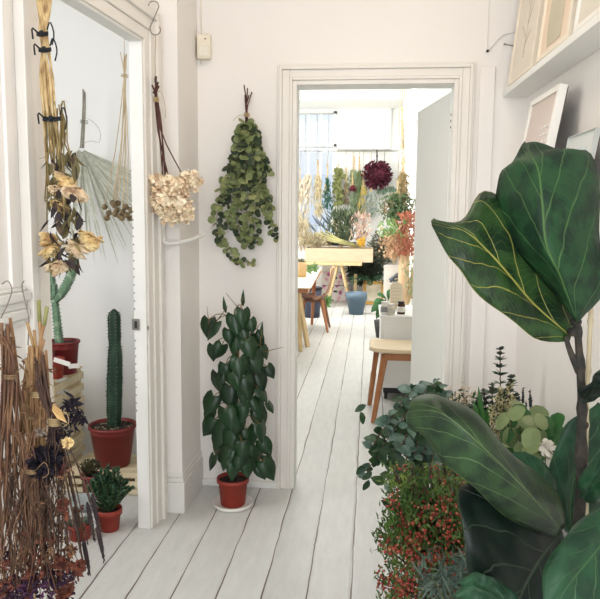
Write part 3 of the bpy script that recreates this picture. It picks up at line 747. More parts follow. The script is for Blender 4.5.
# ------------------------------------------------------------------ tall dried roses bunch by the near post
yr = 2.0
T = Thing('dried_rose_bunch', 'long straw stalks tied in black with dried cream roses hanging below', 'dried flowers', P(55, 130, Y=yr))
b = MB(); b2 = MB()
for k in range(10):
    rr_ = rnd.uniform(.0045, .0075); u0 = 36+rnd.uniform(-4, 17); u1 = 44+rnd.uniform(-5, 6); u2 = 47+rnd.uniform(-6, 8)
    pts = [P(u0, -24, Y=yr+rnd.uniform(-.02, .02)), P(u0*.6+u1*.4, 8, Y=yr), P(u1, 32, Y=yr+rnd.uniform(-.012, .012)), P(u2-1, 75, Y=yr+rnd.uniform(-.012, .012)), P(u2+2, 115, Y=yr+rnd.uniform(-.012, .012)), P(56+(u2-47)*1.5, 165+rnd.uniform(-20, 60), Y=yr+rnd.uniform(-.03, .03))]
    b.tube(cr(pts, 14), [rr_*(1-.045*i) for i in range(14)], 6)
for k in range(24):
    u = rnd.uniform(44, 64); v = rnd.uniform(90, 130); a = P(u, v, Y=yr+rnd.uniform(-.02, .02)); b2.tube(wiggle(a, P(u+rnd.uniform(-2, 10), v+rnd.uniform(30, 110), Y=yr+rnd.uniform(-.04, .03)), 5, .006), .0022, 5)
T.part('stalks', b, strawstem); T.part('thin_stems', b2, mat('olive_stem', (150, 130, 82), (110, 96, 60), scale=20))
for lo in ((32, 38, 45), (48, 40, 48), (117, 44, 58)):
    v, ua, ub = lo; b = MB()
    for k in range(4):
        b.tube(cr([P(ua-1, v+k*1.1, Y=yr-.02), P((ua+ub)/2, v+1+k, Y=yr-.032), P(ub+3, v+k*.9, Y=yr-.02)], 7), .0026, 5)
    b.tube(cr([P(ub+2, v-2, Y=yr-.025), P(ub+5, v-10, Y=yr-.03), P(ub+9, v+2, Y=yr-.03), P(ub+7, v+13, Y=yr-.03)], 9), .0022, 5)
    b.tube(cr([P(ua-1, v, Y=yr-.025), P(ua-6, v-4, Y=yr-.03), P(ua-5, v+7, Y=yr-.03)], 6), .0026, 5)
    b.ball(P((ua+ub)/2, v+1, Y=yr-.035), .008)
    T.part('ribbon', b, blacktie)
b = MB(); bg_ = MB()
for k in range(120):
    u = rnd.uniform(47, 80); v = rnd.uniform(150, 262); u = min(u, 52+.3*(v-100)*.6+14)
    q = P(u, v, Y=yr+rnd.uniform(-.05, .05)); (b if rnd.random() < .5 else bg_).blade(q, V((rnd.uniform(-.6, .6), rnd.uniform(-.5, .5), -1)), rv(1), rnd.uniform(.03, .055), rnd.uniform(.014, .024), 'oval', cup=rnd.uniform(.1, .7), droop=rnd.uniform(-.4, .7), twist=rnd.uniform(-1, 1))
T.part('dry_leaves', b, mat('dry_leaf_dark', (74, 62, 56), (50, 44, 48), (112, 92, 66), scale=20, rough=.9)); T.part('olive_leaves', bg_, mat('dry_leaf_olive', (132, 122, 84), (104, 96, 66), (164, 146, 100), scale=20, rough=.9))
rose = mat('dry_rose', (246, 230, 186), (234, 208, 152), (184, 134, 90), scale=26, rough=.85, contrast=.3)
rose2 = mat('dry_rose_pale', (244, 230, 206), (228, 206, 172), (170, 116, 90), scale=30, rough=.85, contrast=.3)
for i, (u, v, r) in enumerate(((66, 182, .026), (78, 194, .029), (58, 206, .024), (56, 190, .022), (88, 238, .030), (76, 250, .031), (50, 250, .027), (56, 268, .026), (92, 244, .024), (70, 192, .022), (49, 238, .022), (60, 176, .018))):
    q = P(u, v, Y=yr-rnd.uniform(0, .045)); b = MB(); ax = (V((rnd.uniform(-.5, .6), -.5, -.8))).normalized()
    o = ax.orthogonal().normalized(); up = -ax
    for ring, (rr, n_, hl) in enumerate(((.25, 5, 1.0), (.5, 7, 1.1), (.8, 8, 1.05), (1.0, 7, .85))):
        for k in range(n_):
            s_ = Quaternion(ax, 2*PI*(k+.4*ring)/n_+rnd.uniform(-.2, .2)) @ o
            b.blade(q-ax*r*.6+s_*r*rr*.3, ax+s_*(.15+.55*rr)+rv(.3), s_+rv(.4), r*1.15*hl, r*.95, 'petal', cup=rnd.uniform(-.5, .1), droop=-.3+rnd.uniform(-.5, .5))
    b.ball(q, r*.5)
    T.part('rose', b, rose if i % 2 == 0 else rose2, solid=.0006)

# ------------------------------------------------------------------ dried bunches hanging below the dado rail
def twine_wrap(T, u, v, w, Y, n=5, m=None, dv=1.6):
    b = MB()
    for k in range(n): b.tube(cr([P(u-w*.8, v+k*dv, Y=Y+.004), P(u, v+k*dv+.8, Y=Y-.02), P(u+w, v+k*dv-.2, Y=Y+.004)], 7), .0019, 5)
    b.tube(cr([P(u+w*.5, v, Y=Y-.02), P(u+w+4, v-8, Y=Y-.025), P(u+w+8, v+3, Y=Y-.02), P(u+w+2, v+8, Y=Y-.02)], 8), .0012, 4)
    T.part('twine', b, m or twine)
def bunch(name, label, Y, top, tie, spread, bottom, n, m, r=.0035, hookto=None, tw=5, cat='dried flowers', amp=.03):
    """top/tie: (u,v,halfwidth); bottom: list of (u,v) end targets"""
    T = Thing(name, label, cat, P(tie[0], tie[1], Y=Y)); b = MB(); ends = []
    for k in range(n):
        e = bottom[k % len(bottom)]; e = (e[0]+rnd.uniform(-spread, spread), e[1]+rnd.uniform(-spread, spread)*1.6)
        a = P(top[0]+rnd.uniform(-1, 1)*top[2], top[1]+rnd.uniform(0, 26), Y=Y+rnd.uniform(-.02, .02))
        t_ = P(tie[0]+rnd.uniform(-1, 1)*tie[2], tie[1], Y=Y+rnd.uniform(-.012, .012)); z = P(e[0], e[1], Y=Y+rnd.uniform(-.06, .06))
        m1 = t_.lerp(z, .45)+rv(amp)+V((0, 0, -.01)); rr = r*rnd.uniform(.6, 1.3)
        b.tube(cr([a, t_, m1, t_.lerp(z, .75)+rv(amp), z], 13), [rr*(1-.05*i) for i in range(13)], 5); ends.append(z)
    T.part('stems', b, m)
    twine_wrap(T, tie[0], tie[1], tie[2]*1.1, Y-.008, 3, m=mat('dull_twine', (150, 124, 92), (118, 94, 68), scale=50, rough=.9))
    if hookto:
        b = MB(); b.tube(cr([P(u, v, Y=y) for (u, v, y) in hookto], 14), .0018, 5); T.part('wire_loop', b, wire)
    return T, ends
ds1 = mat('dry_stem_tan', (198, 168, 122), (156, 120, 84), (96, 66, 50), scale=10, rough=.85, stretch=(3, 3, 1), contrast=.3)
ds2 = mat('dry_stem_brown', (156, 120, 88), (106, 76, 58), (60, 44, 40), scale=10, rough=.85, stretch=(3, 3, 1), contrast=.3)
ds3 = mat('dry_stem_dark', (62, 46, 44), (40, 32, 36), (84, 62, 52), scale=10, rough=.85)
husk = mat('dry_husk', (164, 132, 96), (120, 88, 64), (76, 54, 44), scale=16, rough=.9)
rust = mat('dry_rust_bloom', (134, 78, 56), (98, 54, 44), (74, 42, 40), scale=26, rough=.9)
purp = mat('dry_purple', (62, 36, 60), (42, 26, 44), (96, 52, 88), scale=30, rough=.9)
inky = mat('dry_ink', (36, 28, 42), (24, 20, 30), (52, 40, 56), scale=30, rough=.9)
def tufts(T, name, ends, m, n, r, L, W=.006, kind='lance', down=.5, back=0, label=None):
    b = MB()
    for e in ends:
        for k in range(n):
            q = e+rv(r); b.blade(q, rv(1)+V((0, 0, -down)), rv(1), L*rnd.uniform(.6, 1.3), W*rnd.uniform(.7, 1.3), kind, cup=rnd.uniform(-.4, .6), droop=rnd.uniform(-.5, .8))
    return T.part(name, b, m, smooth=False, label=label)
# 1 far left, brown stems
Y1 = 1.60
T, e = bunch('dried_stem_bunch', 'brown dried stem bunch hanging furthest left below the dado rail', Y1, (6, 322, 7), (10, 375, 8), 8, [(2, 560), (12, 600), (20, 575), (6, 620), (-6, 590)], 22, ds2, .0036, [(2, 284, 1.75), (8, 281, 1.75), (12, 290, 1.75), (8, 303, 1.73), (1, 318, Y1)])
tufts(T, 'dry_leaves', [P(rnd.uniform(0, 22), rnd.uniform(335, 480), Y=Y1+rnd.uniform(-.04, .04)) for _ in range(26)], husk, 3, .01, .03, .006)
tufts(T, 'flower_tips', e, purp, 12, .015, .016, .008)
# 2 tan thick stalks
Y2 = 1.66
T, e = bunch('tan_stalk_bunch', 'thick tan dried stalks hanging close beside the white door post', Y2, (31, 345, 8), (30, 415, 9), 6, [(20, 560), (30, 600), (36, 570), (26, 620)], 15, ds1, .0048, [(24, 281, 1.8), (22, 287, 1.78), (26, 305, 1.75), (29, 320, 1.73), (28, 345, Y2)])
tufts(T, 'dry_leaves', [P(rnd.uniform(14, 40), rnd.uniform(360, 520), Y=Y2+rnd.uniform(-.04, .04)) for _ in range(22)], husk, 3, .01, .034, .006)
# 3 green tipped stalks then running down to diagonal
Y3 = 1.66
T = Thing('green_tipped_stalks', 'dried stalks with green cut tips crossing in front of the door post', 'dried flowers', P(42, 350, Y=Y3))
b = MB(); b2 = MB()
for (u0, v0, u1, v1, g) in ((38.5, 300, 41, 350, 1), (47, 307, 40, 350, 1), (27, 322, 36, 360, 0), (10, 318, 16, 360, 0), (44, 340, 38, 372, 0), (34, 330, 37, 360, 0)):
    a = P(u0, v0, Y=Y3); q = P(u1, v1, Y=Y3); 
    if g:
        mq = a.lerp(q, .42); b2.tube([a, mq], .0052, 7); b.tube(cr([mq, q, P(u1+rnd.uniform(-6, 6), 420, Y=Y3), P(30+rnd.uniform(-6, 14), 520, Y=Y3)], 12), .0048, 6)
    else: b.tube(cr([a, q, P(u1+6, 430, Y=Y3), P(u1+12+rnd.uniform(-5, 5), 540, Y=Y3)], 12), .004, 6)
for k in range(13):
    u = 36+rnd.uniform(-10, 10); b.tube(cr([P(u, 345+rnd.uniform(0, 25), Y=Y3+rnd.uniform(-.02, .02)), P(u+rnd.uniform(-3, 4), 440, Y=Y3+rnd.uniform(-.02, .02)), P(32+rnd.uniform(-18, 22), 560+rnd.uniform(-30, 30), Y=Y3+rnd.uniform(-.05, .05))], 10), rnd.uniform(.002, .0045), 5)
T.part('stems', b, ds1); T.part('cut_tips', b2, mat('green_tip', (150, 150, 96), (124, 124, 74), scale=20), label='pale green cut stalk ends')
twine_wrap(T, 38, 392, 9, Y3-.02, 4)
tufts(T, 'dry_leaves', [P(rnd.uniform(24, 50), rnd.uniform(355, 470), Y=Y3+rnd.uniform(-.04, .03)) for _ in range(26)], husk, 3, .012, .032, .006)
# 4 dark bunch with kraft tag, seed spikes at the right
Y4 = 1.60
T = Thing('dark_spike_bunch', 'dark dried bunch with kraft tag, twine and long drooping seed spikes', 'dried flowers', P(54, 422, Y=Y4))
b = MB()
spk = [(78, 545), (92, 538), (102, 560), (88, 575), (97, 530)]
for k in range(24):
    a = P(38+rnd.uniform(-4, 6), 360+rnd.uniform(-6, 22), Y=Y4+rnd.uniform(-.015, .015)); t_ = P(54+rnd.uniform(-5, 5), 421, Y=Y4+rnd.uniform(-.012, .012))
    z = P(44+rnd.uniform(-16, 42), rnd.uniform(470, 600), Y=Y4+rnd.uniform(-.06, .05)); b.tube(cr([a, a.lerp(t_, .6)+V((-.006, 0, 0)), t_, t_.lerp(z, .5)+rv(.012), z], 12), rnd.uniform(.0014, .003), 5)
for (u, v) in spk:
    z = P(u, v-30, Y=Y4); t_ = P(54+rnd.uniform(-4, 5), 421, Y=Y4); b.tube(cr([t_, t_.lerp(z, .5)+V((.004, 0, .004)), z], 9), .0016, 5)
T.part('stems', b, mat('umber_stem', (112, 86, 66), (74, 54, 46), (42, 34, 36), scale=10, rough=.85, contrast=.3))
for (u, v) in spk:
    a = P(u-5, v-36, Y=Y4); z = P(u+2, v, Y=Y4); bb = MB(); bb.tube(cr([a, a.lerp(z, .5), z], 7), [.0022, .005, .006, .006, .005, .003, .001], 6)
    for k in range(60):
        q = a.lerp(z, rnd.random()**.8); bb.blade(q, (z-a).normalized()+rv(.6), rv(1), .012, .004, 'lance', cup=.3)
    T.part('seed_spike', bb, ds3, smooth=False)
twine_wrap(T, 54, 419, 7, Y4-.012, 5)
tag_o = P(61, 414, Y=Y4-.03)
b = MB(); ta = [P(u, v, Y=Y4-.03-.01*i) for i, (u, v) in enumerate(((53, 404), (61, 410), (67, 423), (57, 418), (52, 410)))]
b.add(ta, [(0, 1, 2, 3, 4)]); T.part('kraft_tag', b, mat('kraft_tag', (218, 182, 126), (204, 168, 112), scale=14, rough=.8), smooth=False, solid=.0012)
for (u, v, r, m_, nm, n_) in ((46, 462, .040, inky, 'dark_flower', 330), (41, 442, .02, whitepaper, 'pale_petals', 0), (68, 443, .014, None, 'cream_flower', 70), (60, 470, .018, rust, 'rust_flower', 70), (40, 432, .013, None, 'papery_flower', 40)):
    if n_ == 0: continue
    m_ = m_ or (rose if nm == 'cream_flower' else mat('papery', (156, 146, 134), (112, 98, 90), scale=30, rough=.8))
    q = P(u, v, Y=Y4-.03); bb = MB()
    for k in range(n_): d = rv(1).normalized(); bb.blade(q+d*r*.25, d, rv(1), r*rnd.uniform(.6, .95), r*.35, 'petal', cup=rnd.uniform(-.3, .5), droop=rnd.uniform(-.4, .6))
    T.part(nm, bb, m_, smooth=False)
tufts(T, 'dark_leaves', [P(u, v, Y=3.0-1.40) for (u, v) in ((72, 405), (76, 412), (70, 415), (79, 417), (68, 403), (74, 420), (64, 432), (30, 470), (52, 440))], inky, 16, .014, .026, .009)
tufts(T, 'rust_blooms', [P(rnd.uniform(28, 84), rnd.uniform(500, 585), Y=Y4+rnd.uniform(-.06, .06)) for _ in range(46)], rust, 9, .008, .012, .008, 'petal')
tufts(T, 'brown_blooms', [P(rnd.uniform(26, 70), rnd.uniform(470, 560), Y=Y4+rnd.uniform(-.06, .06)) for _ in range(30)], husk, 9, .010, .012, .006, 'petal')
# 5 fine branching purple statice lower down
Y5 = 1.56
T, e = bunch('purple_statice_bunch', 'fine dried stems ending in purple and rust blooms, bottom left', Y5, (28, 430, 8), (32, 470, 8), 9, [(34, 585), (48, 580), (20, 600), (60, 590), (6, 596)], 44, ds2, .0016)
tufts(T, 'purple_blooms', e[:26], purp, 20, .018, .013, .008, 'petal'); tufts(T, 'rust_blooms', [q+V((0, 0, .05))+rv(.03) for q in e], rust, 8, .01, .012, .008, 'petal')
for (u, v) in ((63, 505), (80, 566), (60, 563), (68, 590), (62, 594)):
    q = P(u, v, Y=Y5-.03); bb = MB()
    for k in range(60): d = rv(1).normalized(); bb.blade(q+d*.002, d, rv(1), .015, .008, 'petal', cup=.4)
    T.part('round_bloom', bb, rust, smooth=False)

# fine tangled twigs of the lowest bunch
b = MB()
for k in range(70):
    u, v = rnd.uniform(2, 66), rnd.uniform(430, 520); pts = [P(u, v, Y=Y5+rnd.uniform(-.04, .05))]
    for j in range(5): u += rnd.uniform(-7, 8); v += rnd.uniform(8, 24); pts.append(P(u, v, Y=Y5+rnd.uniform(-.05, .05)))
    b.tube(cr(pts, 14), rnd.uniform(.0007, .0014), 4)
T.part('twigs', b, mat('twig_umber', (96, 74, 60), (58, 46, 42), scale=20, rough=.9))

# ================================================================== BACK ROOM
PX = 12.0/690
def cloud(b, c, rx_, ry_, rz_, n, L, W, kind='oval', d0=None, spread=1.0, cup=.3, inner=.0):
    for k in range(n):
        d = rv(1)
        while d.length > 1 or d.length < inner: d = rv(1)
        q = V(c)+V((d.x*rx_, d.y*ry_, d.z*rz_)); dd = (V(d0) if d0 else V((0, 0, 0)))+rv(spread)+d*.4
        b.blade(q, dd, rv(1), L*rnd.uniform(.6, 1.35), W*rnd.uniform(.7, 1.3), kind, cup=rnd.uniform(-cup, cup*1.5), droop=rnd.uniform(-.2, .5))
def path_cloud(b, pts, widths, n, L, W, kind='oval', d0=(0, 0, -1), spread=.7, dy=.06):
    c = cr(pts, 24)
    for k in range(n):
        t = rnd.random(); i = t*(len(widths)-1); j = min(int(i), len(widths)-2); w_ = widths[j]+(widths[j+1]-widths[j])*(i-j)
        q = c[int(t*23)]+CR*rnd.gauss(0, .45)*w_+V((0, rnd.uniform(-dy, dy), rnd.uniform(-.02, .02)))
        b.blade(q, V(d0)+rv(spread), V((0, -1, 0))+rv(.7), L*rnd.uniform(.6, 1.3), W*rnd.uniform(.7, 1.3), kind, cup=rnd.uniform(-.2, .4), droop=rnd.uniform(-.2, .4))
_w = lambda c, k=.04: tuple(x+(215-x)*k for x in c)
pal = lambda nm, *c: leafmat(nm, *[_w(x) for x in c], scale=10, rough=.8, trans=.15)
YH = 12.08
# rail over the window for the bunches
zr_ = P(350, 151, Y=YH).z
b = MB(); b.tube([V((-1.6, YH, zr_)), V((P(398, 151, Y=YH).x, YH, zr_))], .008, 8)
for xx in (-1.5, -.9, -.1, .35): b.tube([V((xx, YH, zr_)), V((xx, YB, zr_))], .006)
rail = solo('hanging_rail', b, metal, 'thin horizontal rail high on the far wall holding the dried bunches', 'rail', (-.6, YH, zr_))
def hang(name, label, u, vt, vb, wpx, m, n, L, W, kind='oval', stemc=strawstem, widths=None, pts=None, Y=YH-.05, spread=.7, d0=(0, 0, -1), vstem=None, cat='dried flowers', group=None):
    top = P(u, vt, Y=Y); T = Thing(name, label, cat, top)
    b = MB(); vs_ = vstem or vt+14
    b.tube([V((top.x, YH, zr_)) if vt > 152 and Y > 11 else V((top.x, YB, top.z)) if Y > 11 else V((top.x, Y, 3.44)), top], .003)
    T.part('string', b, twine)
    b = MB()
    for k in range(7): b.tube(cr([top+rv(.015), P(u+rnd.uniform(-.8, .8), vs_-4, Y=Y), P(u+rnd.uniform(-.35, .35)*wpx, (vs_+vb)/2, Y=Y)], 6), .004, 5)
    T.part('stems', b, stemc)
    b = MB(); pp = [P(x, y, Y=Y) for x, y in (pts or [(u, vs_), (u, vb)])]
    path_cloud(b, pp, [w*wpx*PX*.5 for w in (widths or [.3, .8, 1, .7])], n, L, W, kind, d0, spread)
    T.part('dried_blooms' if cat == 'dried flowers' else 'foliage', b, m, smooth=False)
    return T
hang('pampas_bunch', 'pale feathery pampas plumes hanging left in front of the far window', 300, 168, 222, 20, pal('pampas', (226, 216, 196), (206, 192, 168)), 260, .16, .02, 'lance', pts=[(309, 174), (304, 192), (300, 216)], spread=.35, d0=(-.25, 0, -1), Y=YH-.2)
hang('cream_grass_bunch', 'cream dried grass bunch hanging between pampas and small green bunch', 318, 160, 212, 13, pal('cream_grass', (222, 208, 168), (198, 180, 138)), 200, .13, .014, 'lance', spread=.3, widths=[.35, .7, .9, .8])
hang('dark_green_bunch', 'small dark green cone-shaped dried bunch in front of the window', 327.5, 164, 207, 13, pal('deepgreen', (58, 104, 82), (36, 74, 62)), 240, .07, .016, 'lance', spread=.4, widths=[.15, .5, .9, 1.0])
hang('hop_garland', 'curly yellow green hop garland hanging beside the window edge', 338, 164, 206, 11, pal('hops', (140, 146, 88), (100, 110, 62)), 260, .06, .045, 'round', pts=[(337.5, 168), (340, 175), (337, 183), (340, 192), (338, 204)], widths=[.4, .9, .5, 1, .7], spread=1)
hang('thin_herb_bunch', 'thin brown green herb bunch hanging right of the hop garland', 346, 168, 203, 7, pal('thinherb', (134, 130, 96), (112, 86, 70)), 110, .06, .016, 'lance', widths=[.3, .6, 1, .8])
hang('long_sage_bunch', 'long sage green eucalyptus bunch hanging left of the burgundy ball', 354, 156, 212, 13, pal('sage', (142, 156, 120), (104, 122, 92)), 320, .10, .022, 'lance', spread=.35, widths=[.4, .8, 1, .8])
hang('green_grass_bunch', 'narrow green bunch hanging against the left side of the burgundy ball', 359.5, 157, 205, 8, pal('grassg', (120, 140, 92), (92, 112, 74)), 170, .10, .018, 'lance', spread=.3)
hang('golden_grass_bunch', 'golden yellow grass bunch hanging under the burgundy ball', 363, 172, 214, 13, pal('goldgrass', (206, 184, 104), (160, 150, 84)), 220, .10, .014, 'lance', spread=.35, Y=YH-.14, widths=[.3, .6, 1, .9])
hang('silver_fern_bunch', 'silvery grey fern bunch hanging just below the burgundy ball', 371, 178, 214, 18, pal('silverfern', (172, 180, 170), (140, 152, 146)), 300, .09, .016, 'lance', spread=.6, Y=YH-.18, widths=[.4, .9, 1, .7])
hang('red_leaf_sprig', 'small burgundy sprig hanging between the green bunches', 352.5, 172, 188, 8, pal('burg2', (112, 34, 48), (84, 24, 40)), 60, .05, .03, 'oval', Y=YH-.12)
# burgundy ball
q = P(377, 175, Y=YH-.15); T = Thing('burgundy_flower_ball', 'big round burgundy dried flower ball hanging on the far wall', 'dried flowers', q)
b = MB(); r = 13.5*PX
for k in range(700):
    d = rv(1).normalized(); b.blade(q+V((d.x*r*1.0, d.y*r*.8, d.z*r*.98))*rnd.uniform(.6, 1), d+rv(.7), rv(1), .05, .035, 'petal', cup=.3)
b.ball(q, r*.7); T.part('blooms', b, pal('burgundy', (92, 26, 44), (66, 16, 34), (120, 40, 58)), smooth=False)
b = MB(); b.tube([P(377, 150, Y=YH), P(377, 162, Y=YH-.1)], .012); b.ball(P(377, 156, Y=YH-.02), .02); T.part('hanger', b, darkmet)
q = P(388, 188, Y=YH-.12)
T = Thing('grey_leaf_spray', 'grey green leafy spray drooping at the lower right of the burgundy ball', 'dried foliage', q)
b = MB(); path_cloud(b, [P(380, 190, Y=YH-.1), P(390, 187, Y=YH-.1), P(397, 192, Y=YH-.1)], [.06, .07, .05], 90, .08, .03); T.part('foliage', b, pal('greyg', (128, 150, 124), (96, 120, 100)), smooth=False)
b = MB(); b.tube([P(380, 190, Y=YH-.1), P(384, 165, Y=YH), P(385, 151, Y=YH)], .004); T.part('stem', b, gstem)
# white roller blind panel
a, c = P(338, 104, Y=YB-.06), P(390.5, 149, Y=YB-.06)
T = Thing('white_wall_panel', 'large plain white panel mounted high on the far wall beside the window', 'panel', V(((a.x+c.x)/2, YB-.04, c.z)))
b = MB(); b.box((a.x, YB-.06, c.z), (c.x, YB, a.z)); T.part('panel_face', b, white_m, smooth=False, bevel=.004)
b = MB(); b.box((a.x, YB-.075, c.z-.02), (c.x, YB-.0, c.z)); T.part('bottom_rail', b, metal, smooth=False)
# pipe box in the upper right
a = P(404, 112, Y=9.1); b = MB(); b.box((a.x, 9.0, a.z-.1), (1.2, 9.2, a.z+.12)); b.tube([P(407, 100, Y=8.9), P(407, 118, Y=8.9), P(410, 122, Y=8.9)], .03, 8)
solo('pipe_boxing', b, white_m, 'white boxed pipe run high on the chimney breast', 'pipe', a, smooth=False)

# trestle bench with planter box
YT = 11.25
def surf_z(v, Y=YT, u=340): return P(u, v, Y=Y).z
x0, x1 = P(305, 255, Y=YT-.3).x, P(373, 255, Y=YT-.3).x
zb0, zb1 = surf_z(262, YT-.3), surf_z(248.5, YT-.3)
T = Thing('trestle_bench', 'pale wooden trestle workbench standing below the window in the back room', 'trestle table', ((x0+x1)/2, YT, 0))
ztop = zb0-.002
xb0, xb1 = P(309, 262, Y=YT).x-.6, P(362, 262, Y=YT).x
b = MB(); b.box((xb0, YT-.36, ztop-.05), (xb1, YT+.36, ztop)); T.part('tabletop', b, yelw, smooth=False, bevel=.004)
for xx in (xb1-.36, xb0+.5):
    for s in (-1, 1):
        for yy in (YT-.30, YT+.28):
            b = MB(); b.bar((xx+s*.03, yy, ztop-.05), (xx+s*.19, yy, 0), .045, .03); T.part('leg', b, yelw, smooth=False)
    b = MB(); b.bar((xx-.12, YT-.30, ztop*.35), (xx-.12, YT+.28, ztop*.35), .02, .04); b.bar((xx+.12, YT-.30, ztop*.35), (xx+.12, YT+.28, ztop*.35), .02, .04); T.part('stretcher', b, yelw, smooth=False)
T = Thing('planter_box', 'long shallow wooden box of dried grasses on the trestle bench', 'planter', ((x0+x1)/2, YT-.05, zb0))
b = MB(); t = .02
b.box((x0, YT-.32, zb0), (x1, YT-.32+t, zb1)); b.box((x0, YT+.26, zb0), (x1, YT+.26+t, zb1)); b.box((x0, YT-.30, zb0), (x0+t, YT+.26, zb1)); b.box((x1-t, YT-.30, zb0), (x1, YT+.26, zb1)); b.box((x0+t, YT-.30, zb0), (x1-t, YT+.26, zb0+.02))
T.part('box', b, mat('box_wood', (200, 178, 150), (188, 164, 136), scale=5, stretch=(1, 6, 6), rough=.6), smooth=False, bevel=.003)
def bundle(name, label, u0, v0, u1, v1, w, m, n, L, W, kind='lance', Y=YT, spread=.6, stems=6, sm=strawstem, d0=None, cat='dried flowers', dy=.12):
    a, c = P(u0, v0, Y=Y), P(u1, v1, Y=Y-.05); T = Thing(name, label, cat, a); b = MB()
    for k in range(stems): b.tube([a+rv(.04), a.lerp(c, .8)+CR*rnd.uniform(-1, 1)*w*PX*.35], .006, 5)
    T.part('stems', b, sm); b = MB(); d = d0 or (c-a).normalized()
    path_cloud(b, [a.lerp(c, .15), a.lerp(c, .6), c], [w*PX*.35, w*PX*.55, w*PX*.4], n, L, W, kind, d, spread, dy=dy)
    T.part('foliage', b, m, smooth=False); return T
bundle('olive_shrub_bunch', 'bushy dark olive green bunch standing upright in the planter box', 341, 247, 343, 213, 34, pal('olivebush', (84, 98, 66), (58, 72, 50), (112, 122, 84)), 620, .11, .02, spread=.6)
bundle('pink_statice_bunch', 'faded pink dried flower bunch at the right of the olive bush', 360, 246, 362, 216, 22, pal('pinkst', (214, 186, 172), (184, 150, 136)), 190, .07, .02, 'petal', spread=1)
bundle('yellow_flower_bunch', 'small bright yellow flower bunch at the right end of the planter', 361, 248, 361, 241, 6, pal('yellowfl', (224, 184, 70), (202, 154, 50)), 80, .06, .035, 'petal', Y=YT-.2)
bundle('pale_grass_clump', 'pale wheat coloured grass clump at the left end of the planter', 303, 250, 302, 222, 16, pal('palegrass', (200, 188, 158), (168, 154, 124)), 300, .12, .016, spread=.5, Y=YT-.1)
bundle('straw_grass_bundle', 'beige grasses lying along the length of the planter box', 318, 248, 318, 238, 34, pal('beigegrass', (190, 178, 146), (156, 142, 108)), 340, .12, .018, spread=.9, Y=YT-.15, dy=.1)
T = Thing('laid_wheat_stalks', 'long green beige stalks laid slanting across the planter box', 'dried stalks', P(340, 244, Y=YT-.2)); b = MB()
for k in range(22): b.tube([P(320+rnd.uniform(-6, 6), 233+rnd.uniform(-3, 5), Y=YT-.25), P(356+rnd.uniform(-5, 6), 246+rnd.uniform(-1, 2), Y=YT-.2)], .007, 5)
T.part('stalks', b, mat('laid_stalk', (188, 184, 128), (150, 146, 96), scale=12))
T = Thing('lavender_sprigs', 'grey blue lavender sprigs leaning against the window pane', 'dried flowers', P(316, 240, Y=YT)); b = MB(); bs_ = MB()
for (u, v, u2, v2) in ((312, 215, 320, 226), (316, 218, 326, 230), (320, 214, 328, 224), (308, 222, 316, 232), (303, 212, 306, 232), (326, 216, 330, 226)):
    a, c = P(u, v, Y=YT), P(u2, v2, Y=YT); b.tube([a, a.lerp(c, .5), c], [.004, .02, .01]); bs_.tube([c, P(322, 246, Y=YT)], .004)
T.part('flower_spikes', b, mat('slate_spike', (104, 112, 126), (76, 84, 98), scale=20)); T.part('stems', bs_, bstem)
# white drawers, floral boxes behind the trestle
YD = 11.75
def bx(name, label, u0, v0, u1, v1, m, Y=YD, dep=.4, cat='box', stripe=None):
    a, c = P(u0, v0, Y=Y), P(u1, v1, Y=Y); T = Thing(name, label, cat, ((a.x+c.x)/2, Y+dep/2, c.z)); b = MB(); b.box((a.x, Y, c.z), (c.x, Y+dep, a.z)); o = T.part('body', b, m, smooth=False, bevel=.006)
    b = MB(); b.box((a.x-.004, Y-.006, a.z-.03), (c.x+.004, Y+dep+.004, a.z+.004)); T.part('lid', b, white_m if m is whitepaper else m, smooth=False, bevel=.003)
    return T, a, c
zf = 0.0
def zs(z): return 299.5
floral = bpy.data.materials.new('floral_print'); floral.use_nodes = True
N = floral.node_tree.nodes; L = floral.node_tree.links; vo = N.new('ShaderNodeTexVoronoi'); vo.inputs['Scale'].default_value = 9; tcf = N.new('ShaderNodeTexCoord'); L.new(tcf.outputs['Object'], vo.inputs[0])
nf = N.new('ShaderNodeTexNoise'); nf.inputs['Scale'].default_value = 16; L.new(tcf.outputs['Object'], nf.inputs[0])
mm = N.new('ShaderNodeMath'); mm.operation = 'MULTIPLY_ADD'; mm.inputs[1].default_value = .9; L.new(nf.outputs[0], mm.inputs[0]); L.new(vo.outputs['Distance'], mm.inputs[2])
rp = N.new('ShaderNodeValToRGB'); e = rp.color_ramp.elements; e[0].position = .62; e[0].color = lin((150, 90, 150)); e[1].position = .95; e[1].color = lin((238, 232, 230)); k = e.new(.72); k.color = lin((214, 120, 164)); k = e.new(.8); k.color = lin((236, 196, 208))
L.new(mm.outputs[0], rp.inputs[0]); L.new(rp.outputs[0], N['Principled BSDF'].inputs['Base Color'])
xa, xc_ = P(322, 280, Y=YD).x, P(349.5, 280, Y=YD).x
hh_ = [0, .27, .50, .73, .95]
names = [('floral_storage_box', 'pink floral storage box at the bottom of the stack under the bench', floral), ('floral_storage_box', 'pink floral storage box second from the floor under the bench', floral), ('white_storage_box', 'plain white storage box above the floral ones under the bench', whitepaper), ('white_storage_box', 'plain white storage box topmost of the stack under the bench', whitepaper)]
for i in range(4):
    nm, lb, m_ = names[i]; T = Thing(nm, lb, 'box', ((xa+xc_)/2, YD+.2, hh_[i]))
    b = MB(); b.box((xa, YD, hh_[i]+.001), (xc_, YD+.4, hh_[i+1]-.05)); T.part('body', b, m_, smooth=False, bevel=.006)
    b = MB(); b.box((xa-.006, YD-.006, hh_[i+1]-.05), (xc_+.006, YD+.406, hh_[i+1]-.008)); T.part('lid', b, m_, smooth=False, bevel=.004)
    b = MB(); b.box((xa+.2, YD-.012, hh_[i+1]-.12), (xa+.26, YD, hh_[i+1]-.09)); T.part('label_holder', b, darkmet, smooth=False)
